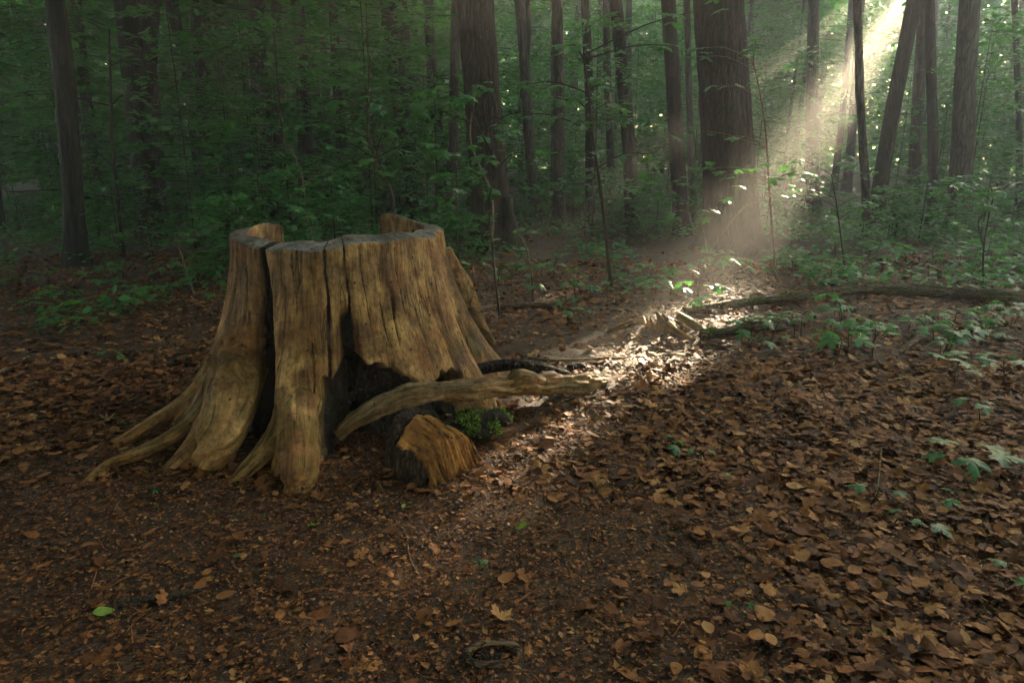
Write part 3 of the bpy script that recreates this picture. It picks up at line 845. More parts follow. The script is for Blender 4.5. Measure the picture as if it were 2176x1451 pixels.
def build_stump():
    nphi = 480
    phi = np.linspace(-np.pi, np.pi, nphi, endpoint=False)
    Hh = rim_height(phi); th = rim_thick(phi)
    rows = []
    for t in np.linspace(0, 1, 130):
        z = -.06 + (Hh - .024 + .06) * t
        R, _ = stump_form(phi, z)
        rows.append(to_world(phi, R, z))
    Rt, _ = stump_form(phi, Hh)
    for t in np.linspace(0, 1, 90):
        z = Hh + (.03 - Hh) * t
        R, _ = stump_form(phi, z)
        Rs = .515 + .31 * np.clip(1 - z / STUMP_H, 0, 1) ** 1.85
        inner = np.minimum(R - .035, Rs - th - .01) - .015 * np.clip(1 - t * 6, 0, 0)
        inner = inner + .012 * fbm(np.stack([np.cos(phi) * 9, np.sin(phi) * 9, z * 3], -1), 3, 77)
        rows.append(to_world(phi, np.clip(inner, .2, None), z))
    V = np.array(rows); n = len(rows)
    i = np.arange(n - 1)[:, None] * nphi; j = np.arange(nphi)[None, :]; j2 = (j + 1) % nphi
    F = [tuple(int(a) for a in q) for q in np.stack([i + j, i + j2, i + nphi + j2, i + nphi + j], -1).reshape(-1, 4)]
    Vl = V.reshape(-1, 3)
    c0, c1 = len(Vl), len(Vl) + 1
    Vl = np.vstack([Vl, [SC_[0], SC_[1], -.06], [SC_[0], SC_[1], .03]])
    for a in range(nphi):
        b = (a + 1) % nphi
        F.append((c0, b, a)); F.append((c1, (n - 1) * nphi + a, (n - 1) * nphi + b))
    chains = []
    Vs, o = [Vl], len(Vl)
    for pts, rad in ROOTS:
        P = np.array([at_z(*p) for p in pts])
        C = catmull(np.column_stack([P, rad]), 60)
        chains.append(C)
        V2, q, a, b = tube(P, rad, ring=28, seg=46, noise=.38, seed=len(chains), freq=7)
        Vs.append(V2)
        F += [tuple(int(x) + o for x in f) for f in q[:, ::-1]] + [tuple(int(x) + o for x in f) for f in np.vstack([a, b])[:, ::-1]]
        o += len(V2)
    me = bpy.data.meshes.new('raw'); me.from_pydata([tuple(v) for v in np.vstack(Vs)], [], F); me.update()
    ob = bpy.data.objects.new('raw', me); COL.objects.link(ob)
    m = ob.modifiers.new('r', 'REMESH'); m.mode = 'VOXEL'; m.voxel_size = .0060; m.adaptivity = 0
    dg = bpy.context.evaluated_depsgraph_get(); dg.update()
    ev = bpy.data.meshes.new_from_object(ob.evaluated_get(dg))
    bpy.data.objects.remove(ob)
    nv = len(ev.vertices)
    V = np.empty(nv * 3, np.float32); ev.vertices.foreach_get('co', V); V = V.reshape(-1, 3).astype(float)
    F = np.empty(len(ev.polygons) * 4, np.int32); ev.polygons.foreach_get('vertices', F); F = F.reshape(-1, 4)
    # light smoothing
    E_ = np.vstack([F[:, [0, 1]], F[:, [1, 2]], F[:, [2, 3]], F[:, [3, 0]]])
    for _ in range(2):
        s = np.zeros_like(V); c = np.zeros(nv)
        np.add.at(s, E_[:, 0], V[E_[:, 1]]); np.add.at(s, E_[:, 1], V[E_[:, 0]])
        np.add.at(c, E_[:, 0], 1); np.add.at(c, E_[:, 1], 1)
        V = V * .5 + .5 * s / c[:, None]
    def normals(V):
        fn = np.cross(V[F[:, 2]] - V[F[:, 0]], V[F[:, 3]] - V[F[:, 1]])
        N = np.zeros_like(V)
        for k in range(4): np.add.at(N, F[:, k], fn)
        return N / (np.linalg.norm(N, axis=1)[:, None] + 1e-12)
    N = normals(V)
    d = V[:, :2] - SC_[:2]
    rho = np.linalg.norm(d, axis=1); ph = np.arctan2(d @ _r, d @ _f); z = V[:, 2]
    R, rot = stump_form(ph, z)
    grain = np.stack([ph * .55, rho, z], -1)
    best = np.abs(rho - R) * 1.0 + .012
    inside = rho < R - .05
    best[inside] = .03
    lab = np.full(nv, -1)
    for k, C in enumerate(chains):
        dd = np.full(nv, 9.0); ai = np.zeros(nv, int)
        near = np.linalg.norm(V - C[:, :3].mean(0), axis=1) < 1.2
        idx = np.where(near)[0]
        D2 = np.linalg.norm(V[idx, None, :] - C[None, :, :3], axis=2)
        a = D2.argmin(1); dist = np.abs(D2[np.arange(len(idx)), a] - C[a, 3])
        L = np.concatenate([[0], np.cumsum(np.linalg.norm(np.diff(C[:, :3], axis=0), axis=1))])
        better = (dist < best[idx]) & (z[idx] < .30 + .10 * fbm(V[idx] * 9, 2, 19))
        ii = idx[better]; aa = a[better]
        best[ii] = dist[better]; lab[ii] = k
        off = V[ii] - C[aa, :3]
        T = np.gradient(C[:, :3], axis=0); T /= np.linalg.norm(T, axis=1)[:, None]
        A = np.cross(T, [0, 0, 1.]); A /= np.linalg.norm(A, axis=1)[:, None]
        Bv = np.cross(A, T)
        ang = np.arctan2((off * Bv[aa]).sum(1), (off * A[aa]).sum(1))
        w = sstep(0, .25, L[aa])[:, None]
        grain[ii] = np.stack([ang * .06 + k, C[aa, 3] * 0 + .3, L[aa]], -1)
    rot = np.where((lab >= 0) | ((rho > R + .02) & (z < .5)), 0, rot)
    rot = np.where(lab == 6, .46, rot)
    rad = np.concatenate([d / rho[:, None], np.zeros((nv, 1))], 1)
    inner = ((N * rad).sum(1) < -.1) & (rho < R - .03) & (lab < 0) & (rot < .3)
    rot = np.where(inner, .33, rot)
    g2 = grain * np.array([60, 30, 4.])
    g3 = grain * np.array([14, 8, 1.6])
    amp = np.where(rot > .5, .012, .0035)
    disp = amp * fbm(g2, 3, 31) + .006 * fbm(g3, 2, 41) * (z < STUMP_H - .03)
    rgh = np.where(rot > .5, .014 * fbm(V * 32, 3, 13), 0)
    rimn = (N[:, 2] > .6) & (z > .8)
    disp = np.where(rimn, .006 * fbm(V * np.array([40, 40, 5]), 3, 6), disp) + np.where(rimn, 0, rgh)
    V = V + N * disp[:, None]
    N = normals(V)
    # split into parts
    fz = V[F][:, :, 2].mean(1); fn = N[F].mean(1)[:, 2]
    fl = lab[F].max(1)
    top = (fn > .55) & (fz > .78)
    root = empty('hollow_stump', (*SC_[:2], 0), 'large hollow sawn-off tree stump of weathered tan wood with splayed roots', 'stump')
    def sub(mask, name, mt, label=None):
        f = F[mask]
        if len(f) < 20: return
        u, inv = np.unique(f, return_inverse=True)
        me = np_mesh(name, V[u] - np.array([*SC_[:2], 0]), inv.reshape(-1, 4))
        at = me.attributes.new('grain', 'FLOAT_VECTOR', 'POINT'); at.data.foreach_set('vector', grain[u].astype(np.float32).ravel())
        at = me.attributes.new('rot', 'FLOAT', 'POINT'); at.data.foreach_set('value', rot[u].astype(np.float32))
        me.normals_split_custom_set_from_vertices([tuple(x) for x in N[u]])
        o = mesh_obj(name, me, mt, root)
        if label: o['label'] = label
    sub(top, 'cut_rim', M['cut_wood'], 'grey sawn rim of the hollow trunk')
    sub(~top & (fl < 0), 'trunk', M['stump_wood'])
    for k in range(len(ROOTS)):
        sub(~top & (fl == k), 'root', M['stump_wood'])
    return root
build_stump()

# broken block resting at the right end of the rim is part of the wall; crumbs of rotten wood in the front hollow
def lump(name, c, s, seed, mt, parent=None, amp=.35, freq=4.0, sub_=5, loc=None):
    bm = bmesh.new(); bmesh.ops.create_icosphere(bm, subdivisions=sub_, radius=1)
    me = bpy.data.meshes.new(name); bm.to_mesh(me); bm.free()
    V = np.array([v.co[:] for v in me.vertices])
    q = V * np.asarray(s)
    n = fbm(q * freq + seed * 7.3, 4, seed) ; n2 = fbm(q * freq * 4 + seed, 3, seed + 2)
    V = V * (1 + amp * n + amp * .35 * n2)[:, None] * np.asarray(s)
    me.vertices.foreach_set('co', V.astype(np.float32).ravel()); me.update()
    me.polygons.foreach_set('use_smooth', np.full(len(me.polygons), True))
    o = mesh_obj(name, me, mt, parent, c)
    return o
p = at_z(815, 808, .24)
tag(lump('bark_lump', p, (.15, .09, .065), 3, M['bark_dark'], amp=.8, freq=14), 'crumbling heap of black rotten bark against the front of the stump', 'bark')
bpy.data.objects['bark_lump'].rotation_euler = (.15, -.32, .25)

# torn root lying in front of the stump
def grain_attr(me, P, R):
    C = catmull(np.column_stack([P, R]), 60)
    L = np.concatenate([[0], np.cumsum(np.linalg.norm(np.diff(C[:, :3], axis=0), axis=1))])
    V = np.array([v.co[:] for v in me.vertices])
    a = np.linalg.norm(V[:, None] - C[None, :, :3], axis=2).argmin(1)
    off = V - C[a, :3]
    T = np.gradient(C[:, :3], axis=0); T /= np.linalg.norm(T, axis=1)[:, None]
    A = np.cross(T, [0, 0, 1.]); A /= np.linalg.norm(A, axis=1)[:, None] + 1e-9
    B = np.cross(A, T)
    ang = np.arctan2((off * B[a]).sum(1), (off * A[a]).sum(1))
    g = np.stack([np.cos(ang) * .06, np.sin(ang) * .06, L[a]], -1)
    at = me.attributes.new('grain', 'FLOAT_VECTOR', 'POINT'); at.data.foreach_set('vector', g.astype(np.float32).ravel())
    return ang, L[a]

torn = empty('torn_root', at_z(980, 850, 0), 'pale torn root lying bent across the ground in front of the stump', 'root')
o0 = np.array(torn.location)
P = np.array([at_z(*q) for q in [(716, 928, .07), (758, 893, .13), (830, 853, .19), (905, 834, .225), (985, 829, .215), (1075, 822, .17), (1160, 816, .12), (1235, 812, .08), (1288, 808, .05)]]) - o0
R_ = [.026, .046, .048, .050, .050, .050, .058, .056, .018]
me = tube_mesh('shaft', P, R_, ring=48, seg=180, noise=.75, seed=17, freq=7, stretch=.6, flat=.85)
grain_attr(me, P, R_)
mesh_obj('shaft', me, M['torn_wood'], torn)
Pk = np.array([at_z(*q) for q in [(1072, 820, .17), (1092, 806, .205), (1108, 798, .22), (1130, 804, .19), (1165, 814, .13)]]) - o0
me = tube_mesh('knob', Pk, [.02, .038, .036, .032, .02], ring=24, seg=40, noise=.4, seed=5)
grain_attr(me, Pk, [.02, .038, .036, .032, .02]); mesh_obj('knob', me, M['torn_wood'], torn)
Pd = np.array([at_z(*q) for q in [(940, 806, .05), (1000, 790, .11), (1060, 776, .14), (1130, 779, .13), (1200, 800, .07), (1225, 806, .04)]])
tag(mesh_obj('rotten_branch', tube_mesh('rotten_branch', Pd, [.022, .034, .03, .036, .032, .015], ring=24, seg=80, noise=.6, seed=9), M['bark_dark']),
    'dark rotted branch arching just behind the pale torn root', 'branch')
tag(lump('bark_lump', at_z(1112, 775, .16), (.06, .035, .022), 5, M['bark_dark'], amp=.6, freq=18, sub_=4), 'small black bark scrap on top of the dark arching branch', 'bark')
tag(lump('bark_lump', at_z(1230, 780, .02), (.06, .03, .02), 6, M['bark_dark'], amp=.6, freq=18, sub_=4), 'small black bark scrap lying right of the dark arching branch', 'bark')

# sawn-off root stub with orange fibres in front
def build_stub():
    b = at_z(925, 1005, 0)
    root = empty('root_stub', b, 'short orange rotten root stub with torn fibres below the torn root', 'root stub')
    A = at_z(868, 880, .20) - b; Bt = at_z(962, 1016, -.03) - b
    nu, nv = 120, 110
    u = np.linspace(-1, 1, nu)[None, :]; v = np.linspace(0, 1, nv)[:, None]
    ax = (Bt - A); ax[2] = 0; ln = np.linalg.norm(ax); ax /= ln
    sd = np.array([-ax[1], ax[0], 0]) * -1.0
    if sd[0] < 0: sd = -sd
    w = (.155 + .035 * v) * (1 + .06 * np.sin(v * 9 + u * 2))
    prof = np.sqrt(np.clip(1 - np.abs(u) ** 2.6, 0, 1))
    top = .215 - .10 * v ** 1.3 - .115 * sstep(.72, 1.0, v) 
    zz = -.05 + (top + .05) * prof
    fib = fbm(np.stack([u * 22 + 0 * v, 0 * u + v * 3.2, 0 * u * v], -1).reshape(-1, 3), 4, 61).reshape(nv, nu)
    fib2 = 1 - 2 * np.abs(vnoise(np.stack([u * 26 + 0 * v, 0 * u + v * 2.4, 0 * u * v], -1).reshape(-1, 3), 62).reshape(nv, nu))
    zz = zz + (.012 * fib + .006 * fib2) * sstep(.05, .3, v) * prof
    along = v * (ln + .05 + .03 * fib) 
    ctr = A[:2][None, None, :] + ax[:2] * (along)[..., None] + sd[:2] * (u * w)[..., None]
    V = np.concatenate([ctr, zz[..., None] - b[2]], -1).reshape(-1, 3)
    i = np.arange(nv - 1)[:, None] * nu; j = np.arange(nu - 1)[None, :]
    F = np.stack([i + j, i + nu + j, i + nu + j + 1, i + j + 1], -1).reshape(-1, 4)
    if np.cross(V[F[0, 1]] - V[F[0, 0]], V[F[0, 3]] - V[F[0, 0]])[2] < 0: pass
    U = np.broadcast_to(u, (nv, nu)).reshape(-1); VV = np.broadcast_to(v, (nv, nu)).reshape(-1)
    rg = fbm(V * 22, 3, 71)
    bk = ((VV < .20 + .12 * rg) | (U < -.80 + .15 * rg))
    fb = bk[F].all(1)
    for name, m_, mt in (('wood', ~fb, M['stub_wood']), ('bark', fb, M['bark_stub'])):
        f = F[m_]; k, inv = np.unique(f, return_inverse=True)
        Vp = V[k].copy()
        if name == 'bark': Vp[:, 2] += .012 + .02 * fbm(Vp * 30, 3, 8); Vp[:, 0] -= .006
        me = np_mesh(name, Vp, inv.reshape(-1, 4))
        at = me.attributes.new('grain', 'FLOAT_VECTOR', 'POINT')
        at.data.foreach_set('vector', np.stack([U[k] * .15, U[k] * 0, VV[k] * .35], -1).astype(np.float32).ravel())
        mesh_obj(name, me, mt, root)
    # moss cushion over the right shoulder
    e = lump('earth', at_z(1002, 900, .07) - b, (.17, .11, .048), 12, M['bark_dark'], root, .7, 10)
    Ve = np.array([v.co[:] for v in e.data.vertices]); Ne = np.array([v.normal[:] for v in e.data.vertices])
    rng = np.random.default_rng(3)
    k = rng.integers(0, len(Ve), 9000)
    C = Ve[k] + rng.normal(0, .003, (9000, 3)); nn = Ne[k]
    keep = (fbm(C * 17, 3, 3) > .02) & (nn[:, 2] > -.15) & (C[:, 0] > -.07)
    C = C[keep] + np.array(e.location); nn = nn[keep]; n = len(C)
    mo = mesh_obj('moss', leaf_mesh('moss', C, nn + rng.normal(0, .6, (n, 3)), rng.normal(0, 1, (n, 3)), rng.uniform(.007, .018, n), t_kite()), M['moss'], root)
    mo['label'] = 'bright green moss on the right shoulder of the stub'; mo['kind'] = 'stuff'
    lump('earth', at_z(840, 935, .06) - b, (.05, .07, .05), 14, M['bark_dark'], root, .35, 9)
build_stub()

# ------------------------------------------------------------------ sticks, logs and broken wood on the floor
def stick(name, pts, r, label, cat, mt, h=.0, ring=10, seg=30, noise_=.25, seed=1, tips=True):
    P = np.array([ground_at(a, b) for a, b in pts])
    P[:, 2] += np.asarray(r) * .8 + np.asarray(h)
    o = mesh_obj(name, tube_mesh(name, P, r, ring=ring, seg=seg, noise=noise_, seed=seed), mt)
    return tag(o, label, cat)
TD, TPl = M['twig_dark'], M['twig_pale']
stick('stick', [(252, 1288), (300, 1284), (360, 1277), (432, 1262)], [.0075, .0085, .008, .006], 'short dark stick lying on bare soil at the lower left', 'stick', TD, h=.012, ring=12)
stick('stick', [(1112, 888), (1150, 868), (1215, 850), (1240, 842), (1288, 803)], [.006, .008, .010, .012, .013], 'grey stick leaning out from the right end of the torn root', 'stick', M['bark_log'], h=[0, 0, .01, .02, .04])
stick('stick', [(1010, 690), (1120, 760), (1290, 764), (1400, 758), (1480, 742)], [.006, .008, .010, .010, .006], 'long thin branch lying behind the torn root towards the mossy log', 'branch', TPl)
stick('stick', [(1886, 768), (1925, 748), (1968, 724)], [.014, .019, .021], 'broken branch stub poking up from the leaves on the right', 'branch', M['bark_log'], h=[.0, .02, .05], ring=14)
stick('stick', [(985, 668), (1060, 660), (1150, 655), (1190, 650)], [.030, .032, .030, .02], 'pale fallen branch behind the right side of the stump', 'branch', M['bark_log'])
stick('twig', [(818, 1085), (860, 1130), (872, 1190), (912, 1262)], [.0022, .003, .003, .002], 'thin bent twig on the bare soil below the root stub', 'twig', TPl, ring=6)
stick('twig', [(340, 1198), (380, 1206), (420, 1190), (468, 1164)], [.002, .0025, .0025, .0015], 'thin crooked twig on the dark soil at the lower left', 'twig', TD, ring=6)
stick('twig', [(636, 1170), (640, 1240), (642, 1318)], [.0015, .0018, .0012], 'straight hair-thin twig left of the bent twig', 'twig', TD, ring=6)
stick('twig', [(740, 1262), (700, 1285), (688, 1300)], [.0015, .002, .0012], 'tiny twig at the bottom centre left', 'twig', TPl, ring=6)
stick('twig', [(1690, 960), (1720, 990), (1742, 1020)], [.004, .005, .004], 'short twig lying on the leaf litter right of centre', 'twig', TD, ring=7)
stick('twig', [(1700, 1030), (1770, 1010), (1830, 975)], [.003, .004, .003], 'slim twig crossing the litter beside the short twig', 'twig', TPl, ring=7)
stick('twig', [(1720, 885), (1790, 898), (1830, 912)], [.005, .006, .005], 'dark twig among the leaves at the right', 'twig', TD, ring=7)
stick('twig', [(1860, 1070), (1866, 1020), (1868, 985)], [.003, .003, .002], 'upright pale stalk in the leaf litter at the right', 'twig', TPl, h=[0, .04, .08], ring=6)
stick('twig', [(800, 880), (840, 905), (738, 905)], [.003, .003, .002], 'thin stem leaning against the left end of the torn root', 'twig', TPl, h=[.1, .05, .0], ring=6)

log = stick('fallen_log', [(1455, 668), (1560, 656), (1700, 642), (1850, 628), (2000, 634), (2110, 645), (2230, 648)], [.024, .034, .036, .044, .048, .056, .058],
            'long mossy fallen log lying across the floor at the right', 'log', M['bark_half'], h=.02, ring=28, seg=160, noise_=.6, seed=8)
def moss_on(name, parent, P, R, n, seed, up=.25, thr=-.05, size=(.008, .02)):
    rng = np.random.default_rng(seed)
    C = catmull(np.column_stack([P, R]), 80)
    k = rng.integers(0, 79, n); t = rng.uniform(0, 1, n)[:, None]
    c = C[k] * (1 - t) + C[k + 1] * t
    a = rng.normal(np.pi / 2, .75, n)
    T = C[k + 1, :3] - C[k, :3]; T /= np.linalg.norm(T, axis=1)[:, None]
    A = np.cross(T, [0, 0, 1.]); A /= np.linalg.norm(A, axis=1)[:, None]; B = np.cross(A, T)
    nn = A * np.cos(a)[:, None] + B * np.sin(a)[:, None]
    Pn = c[:, :3] + nn * (c[:, 3] * .98)[:, None]
    m_ = fbm(Pn * 7, 3, seed) > thr
    D = nn + rng.normal(0, .6, (n, 3))
    o = mesh_obj(name, leaf_mesh(name, Pn[m_], D[m_], rng.normal(0, 1, (m_.sum(), 3)), rng.uniform(*size, m_.sum()), t_kite()), M['moss'], parent)
    o['kind'] = 'stuff'
Pl = np.array([ground_at(a, b) for a, b in [(1455, 668), (1560, 656), (1700, 642), (1850, 628), (2000, 634)]]); Pl[:, 2] += .05
moss_on('moss', log, Pl, np.array([.024, .034, .036, .044, .044]), 4500, 21, thr=.2)
ml = stick('rotted_log', [(1490, 722), (1560, 712), (1640, 704), (1668, 700)], [.032, .044, .04, .02], 'short rotted log with moss on top, in front of the fallen log', 'log', M['bark_half'], ring=24, seg=60, noise_=.5, seed=12)
Pm = np.array([ground_at(a, b) for a, b in [(1490, 722), (1560, 712), (1640, 704)]]); Pm[:, 2] += .033
moss_on('moss', ml, Pm, np.array([.032, .044, .04]), 5000, 22, thr=-.05)

# splintered little stump in the glow
def splinter_stump():
    b = ground_at(1405, 705)
    root = empty('splintered_stump', b, 'small splintered pale stump with spreading roots in the sunlit glow', 'stump')
    rng = np.random.default_rng(4)
    for k in range(9):
        x = rng.uniform(-.13, .16); hh = rng.uniform(.07, .16) * (1 - abs(x) * 2)
        P = np.array([[x, rng.uniform(-.05, .05), -.02], [x * 1.05 + .01, 0, hh * .5], [x * .8 - .02, .02, hh]])
        me = tube_mesh('splinter', P, [.035, .028, .006], ring=10, seg=16, noise=.4, seed=k, flat=.6)
        grain_attr(me, P, [.035, .028, .006]); mesh_obj('splinter', me, M['root_wood'], root)
    for pts, rad in [([(1440, 670, .12), (1475, 690, .07), (1500, 702, .0)], [.03, .03, .015]), ([(1370, 680, .10), (1330, 690, .05), (1290, 705, 0)], [.03, .024, .012]),
                     ([(1420, 690, .08), (1450, 712, .04), (1478, 722, 0)], [.028, .022, .01])]:
        P = np.array([at_z(*q) for q in pts]) - b
        me = tube_mesh('root', P, rad, ring=12, seg=24, noise=.3, seed=3); grain_attr(me, P, rad)
        mesh_obj('root', me, M['root_wood'], root)
splinter_stump()

# oval root knot worn flush with the path at the bottom edge
def knot():
    b = ground_at(1048, 1392)
    root = empty('root_knot', b, 'oval worn root knot sunk in the soil at the bottom centre', 'root')
    a = np.linspace(0, 2 * np.pi, 26)
    P = np.stack([.068 * np.cos(a), .036 * np.sin(a), .004 + .006 * np.sin(a)], -1)
    V, F, c0, c1 = tube(P, .010 + .003 * np.sin(3 * a), ring=14, seg=90, noise=.6, seed=3)
    me = faces_mesh('rim', V, F); grain_attr(me, P, .013 + 0 * a); mesh_obj('rim', me, M['bark_log'], root)
    lump('heart', (0, 0, -.012), (.06, .03, .02), 7, M['bark_dark'], root, .2, 30, 4)
knot()

# ------------------------------------------------------------------ leaf litter
def bare(P):
    """how trodden the floor is (1 = bare soil path) at points P"""
    x, y = P[:, 0], P[:, 1]
    w = .22 * fbm(np.stack([x * 1.6, y * 1.6, x * 0], -1), 3, 91)
    # path: front left of a line running from the right foreground up past the stump's right side
    edge = sstep(-.55, .45, (.62 + .26 * (y - 1.5)) - x + w)          # 1 left of the line
    left = sstep(2.75, 2.45, y + .10 * (x + 1.2) + w) * 1.0            # foreground strip
    strip = sstep(.55, .25, np.abs(x - (.25 + .1 * (y - 3))) + w) * sstep(2.2, 2.6, y) * sstep(5.6, 4.8, y) * .65
    front = edge * left
    around = sstep(1.25, .95, np.hypot(x - SC_[0] - .1, (y - SC_[1]) * .9) + w * .6)
    return np.clip(np.maximum(np.maximum(front, strip), around * .9), 0, 1)

def on_things(P, margin=.0):
    d = P[:, :2] - SC_[:2]
    rho = np.linalg.norm(d, axis=1); ph = np.arctan2(d @ _r, d @ _f)
    R, _ = stump_form(ph, np.zeros(len(P)) + .03)
    return rho < R + margin

def fan_points(rng, n, y0, y1, pad=1.06):
    """points on the floor inside the view, even per area"""
    y = np.sqrt(rng.uniform(y0 ** 2, y1 ** 2, n))
    x = rng.uniform(-1, 1, n) * (.80 * y * pad + .15)
    return np.column_stack([x, y, gz(x, y)])

def t_torn():
    o = np.array([[0, .05], [.12, .22], [.3, .17], [.38, .33], [.6, .30], [.66, .14], [.9, .2], [1, .02], [.82, -.06], [.7, -.24], [.5, -.15], [.34, -.28], [.1, -.2]])
    c = o.mean(0)
    v = np.vstack([np.append(c, .03), np.column_stack([o, .03 * np.cos(np.arange(len(o)) * 2.1)])])
    k = len(o)
    return v, np.array([[0, 1 + i, 1 + (i + 1) % k] for i in range(k)])

def root_bank(rng, n):
    """points where crumbs and leaves have banked up against the stump and its roots"""
    ph = rng.uniform(-np.pi, np.pi, n // 2)
    R, _ = stump_form(ph, np.zeros(n // 2) + .02)
    A = to_world(ph, R + np.abs(rng.normal(0, .045, n // 2)) - .01, np.zeros(n // 2))
    B = []
    for pts, rad in ROOTS:
        C = catmull(np.column_stack([np.array([at_z(*p) for p in pts]), rad]), 40)[14:]
        k = rng.integers(0, len(C), n // 2 // len(ROOTS))
        B.append(C[k, :3] + np.column_stack([rng.normal(0, 1, (len(k), 2)) * (C[k, 3:4] * .8 + .03), np.zeros(len(k))]))
    P = np.vstack([A] + B)
    P[:, 2] = gz(P[:, 0], P[:, 1])
    return P

def litter():
    rng = np.random.default_rng(21)
    P = np.vstack([fan_points(rng, 32000, 1.2, 4.2), fan_points(rng, 30000, 4.2, 8.5), fan_points(rng, 9000, 8.5, 16)])
    keep = (rng.uniform(0, 1, len(P)) > bare(P) * .972) & ~on_things(P, -.02)
    P = np.vstack([P[keep], root_bank(rng, 700)]); n = len(P)
    P[:, 2] += rng.uniform(.0, .026, n)
    D = rng.normal(0, 1, (n, 3)); D[:, 2] *= .15
    N = rng.normal(0, .22, (n, 3)); N[:, 2] += 1
    S = rng.beta(1.2, 1.9, n) * .070 + .012; S = S * np.where(P[:, 1] > 8, 1.3, 1)
    u1 = rng.uniform(0, 1, n)
    for nm, m_, t, sc in (('leaf_litter', u1 < .34, t_oval(), 1), ('broad_leaf_litter', (u1 >= .34) & (u1 < .52), t_oval(5, .86), .95), ('torn_leaf_litter', (u1 >= .52) & (u1 < .82), t_torn(), .9),
                          ('maple_litter', u1 >= .82, t_maple(.2), 1.3)):
        o = mesh_obj(nm, leaf_mesh(nm, P[m_], D[m_], N[m_], S[m_] * sc, t, rng.normal(.03, .22, m_.sum()), rng.normal(.0, .18, m_.sum())), M['litter'])
        tag(o, {'leaf_litter': 'carpet of dry brown oval leaves over the forest floor', 'broad_leaf_litter': 'rounder dry brown leaves mixed into the carpet of the floor',
                'torn_leaf_litter': 'torn pieces of dry leaves filling the carpet of the floor', 'maple_litter': 'lobed dry brown leaves mixed into the carpet of the floor'}[nm], 'leaf litter', kind='stuff')
    # crumbled bits
    Q = np.vstack([fan_points(rng, 130000, 1.2, 3.4), fan_points(rng, 30000, 3.4, 6.5)])
    Q = np.vstack([Q[~on_things(Q, -.05)], root_bank(rng, 14000)])
    n = len(Q)
    Q[:, 2] += rng.uniform(.002, .012, n)
    D = rng.normal(0, 1, (n, 3)); N = rng.normal(0, .22, (n, 3)); N[:, 2] += 1
    S = rng.gamma(2.0, .0050, n).clip(.003, .034)
    tag(mesh_obj('leaf_crumbs', leaf_mesh('leaf_crumbs', Q, D, N, S, t_kite()), M['crumb']), 'fine crumbs of broken leaves strewn over the dark soil', 'leaf litter', kind='stuff')
    # needles and fine stalks
    Q = fan_points(rng, 2600, 1.2, 6)
    Q = Q[~on_things(Q)]; n = len(Q); Q[:, 2] += rng.uniform(.004, .03, n)
    D = rng.normal(0, 1, (n, 3)); D[:, 2] *= .2
    t = (np.array([[0, -.018, 0], [.5, -.02, .05], [1, 0, 0], [.5, .02, .05], [0, .018, 0]]), np.array([[0, 1, 3], [0, 3, 4], [1, 2, 3]]))
    tag(mesh_obj('loose_stalks', leaf_mesh('loose_stalks', Q, D, rng.normal(0, .2, (n, 3)) + [0, 0, 1], rng.uniform(.03, .11, n), t), M['litter']), 'fine dry leaf stalks scattered on the floor', 'leaf litter', kind='stuff')
litter()

def one_leaf(kind, v):
    """a single fallen leaf mesh, its own curl"""
    rng = np.random.default_rng(900 + v)
    t = t_oval(9, rng.uniform(.55, .78)) if kind == 'oval' else t_maple(.15)
    tv = t[0].copy()
    n = fbm(np.column_stack([tv[:, :2] * 5, tv[:, 0] * 0 + v]), 2, v)
    tv[:, 2] += rng.uniform(.0, 1.1) * tv[:, 1] ** 2 + rng.uniform(-.3, .5) * (tv[:, 0] - .5) ** 2 + .05 * n
    tv[:, :2] *= (1 + .06 * n)[:, None]
    tv[:, 0] -= .5
    if kind == 'oval':                                   # stalk
        k = len(tv); tv = np.vstack([tv, [[-.5, .012, .0], [-.5, -.012, 0], [-.72, 0, .03]]]); f = np.vstack([t[1], [[k, k + 1, k + 2]]])
    else: f = t[1]
    return np_mesh('fallen_leaf', tv, f)
OV = [one_leaf('oval', i) for i in range(8)]
MP = [one_leaf('maple', i) for i in range(3)]

def put_leaf(me, mt, P, s, rz, tilt, label, group=None):
    o = bpy.data.objects.new('fallen_leaf', me); COL.objects.link(o)
    o.location = P; o.scale = (s, s, s)
    o.rotation_euler = (tilt[0], tilt[1], rz)
    if not me.materials: me.materials.append(mt)
    o.material_slots[0].link = 'OBJECT'; o.material_slots[0].material = mt
    return tag(o, label, 'leaf', group)

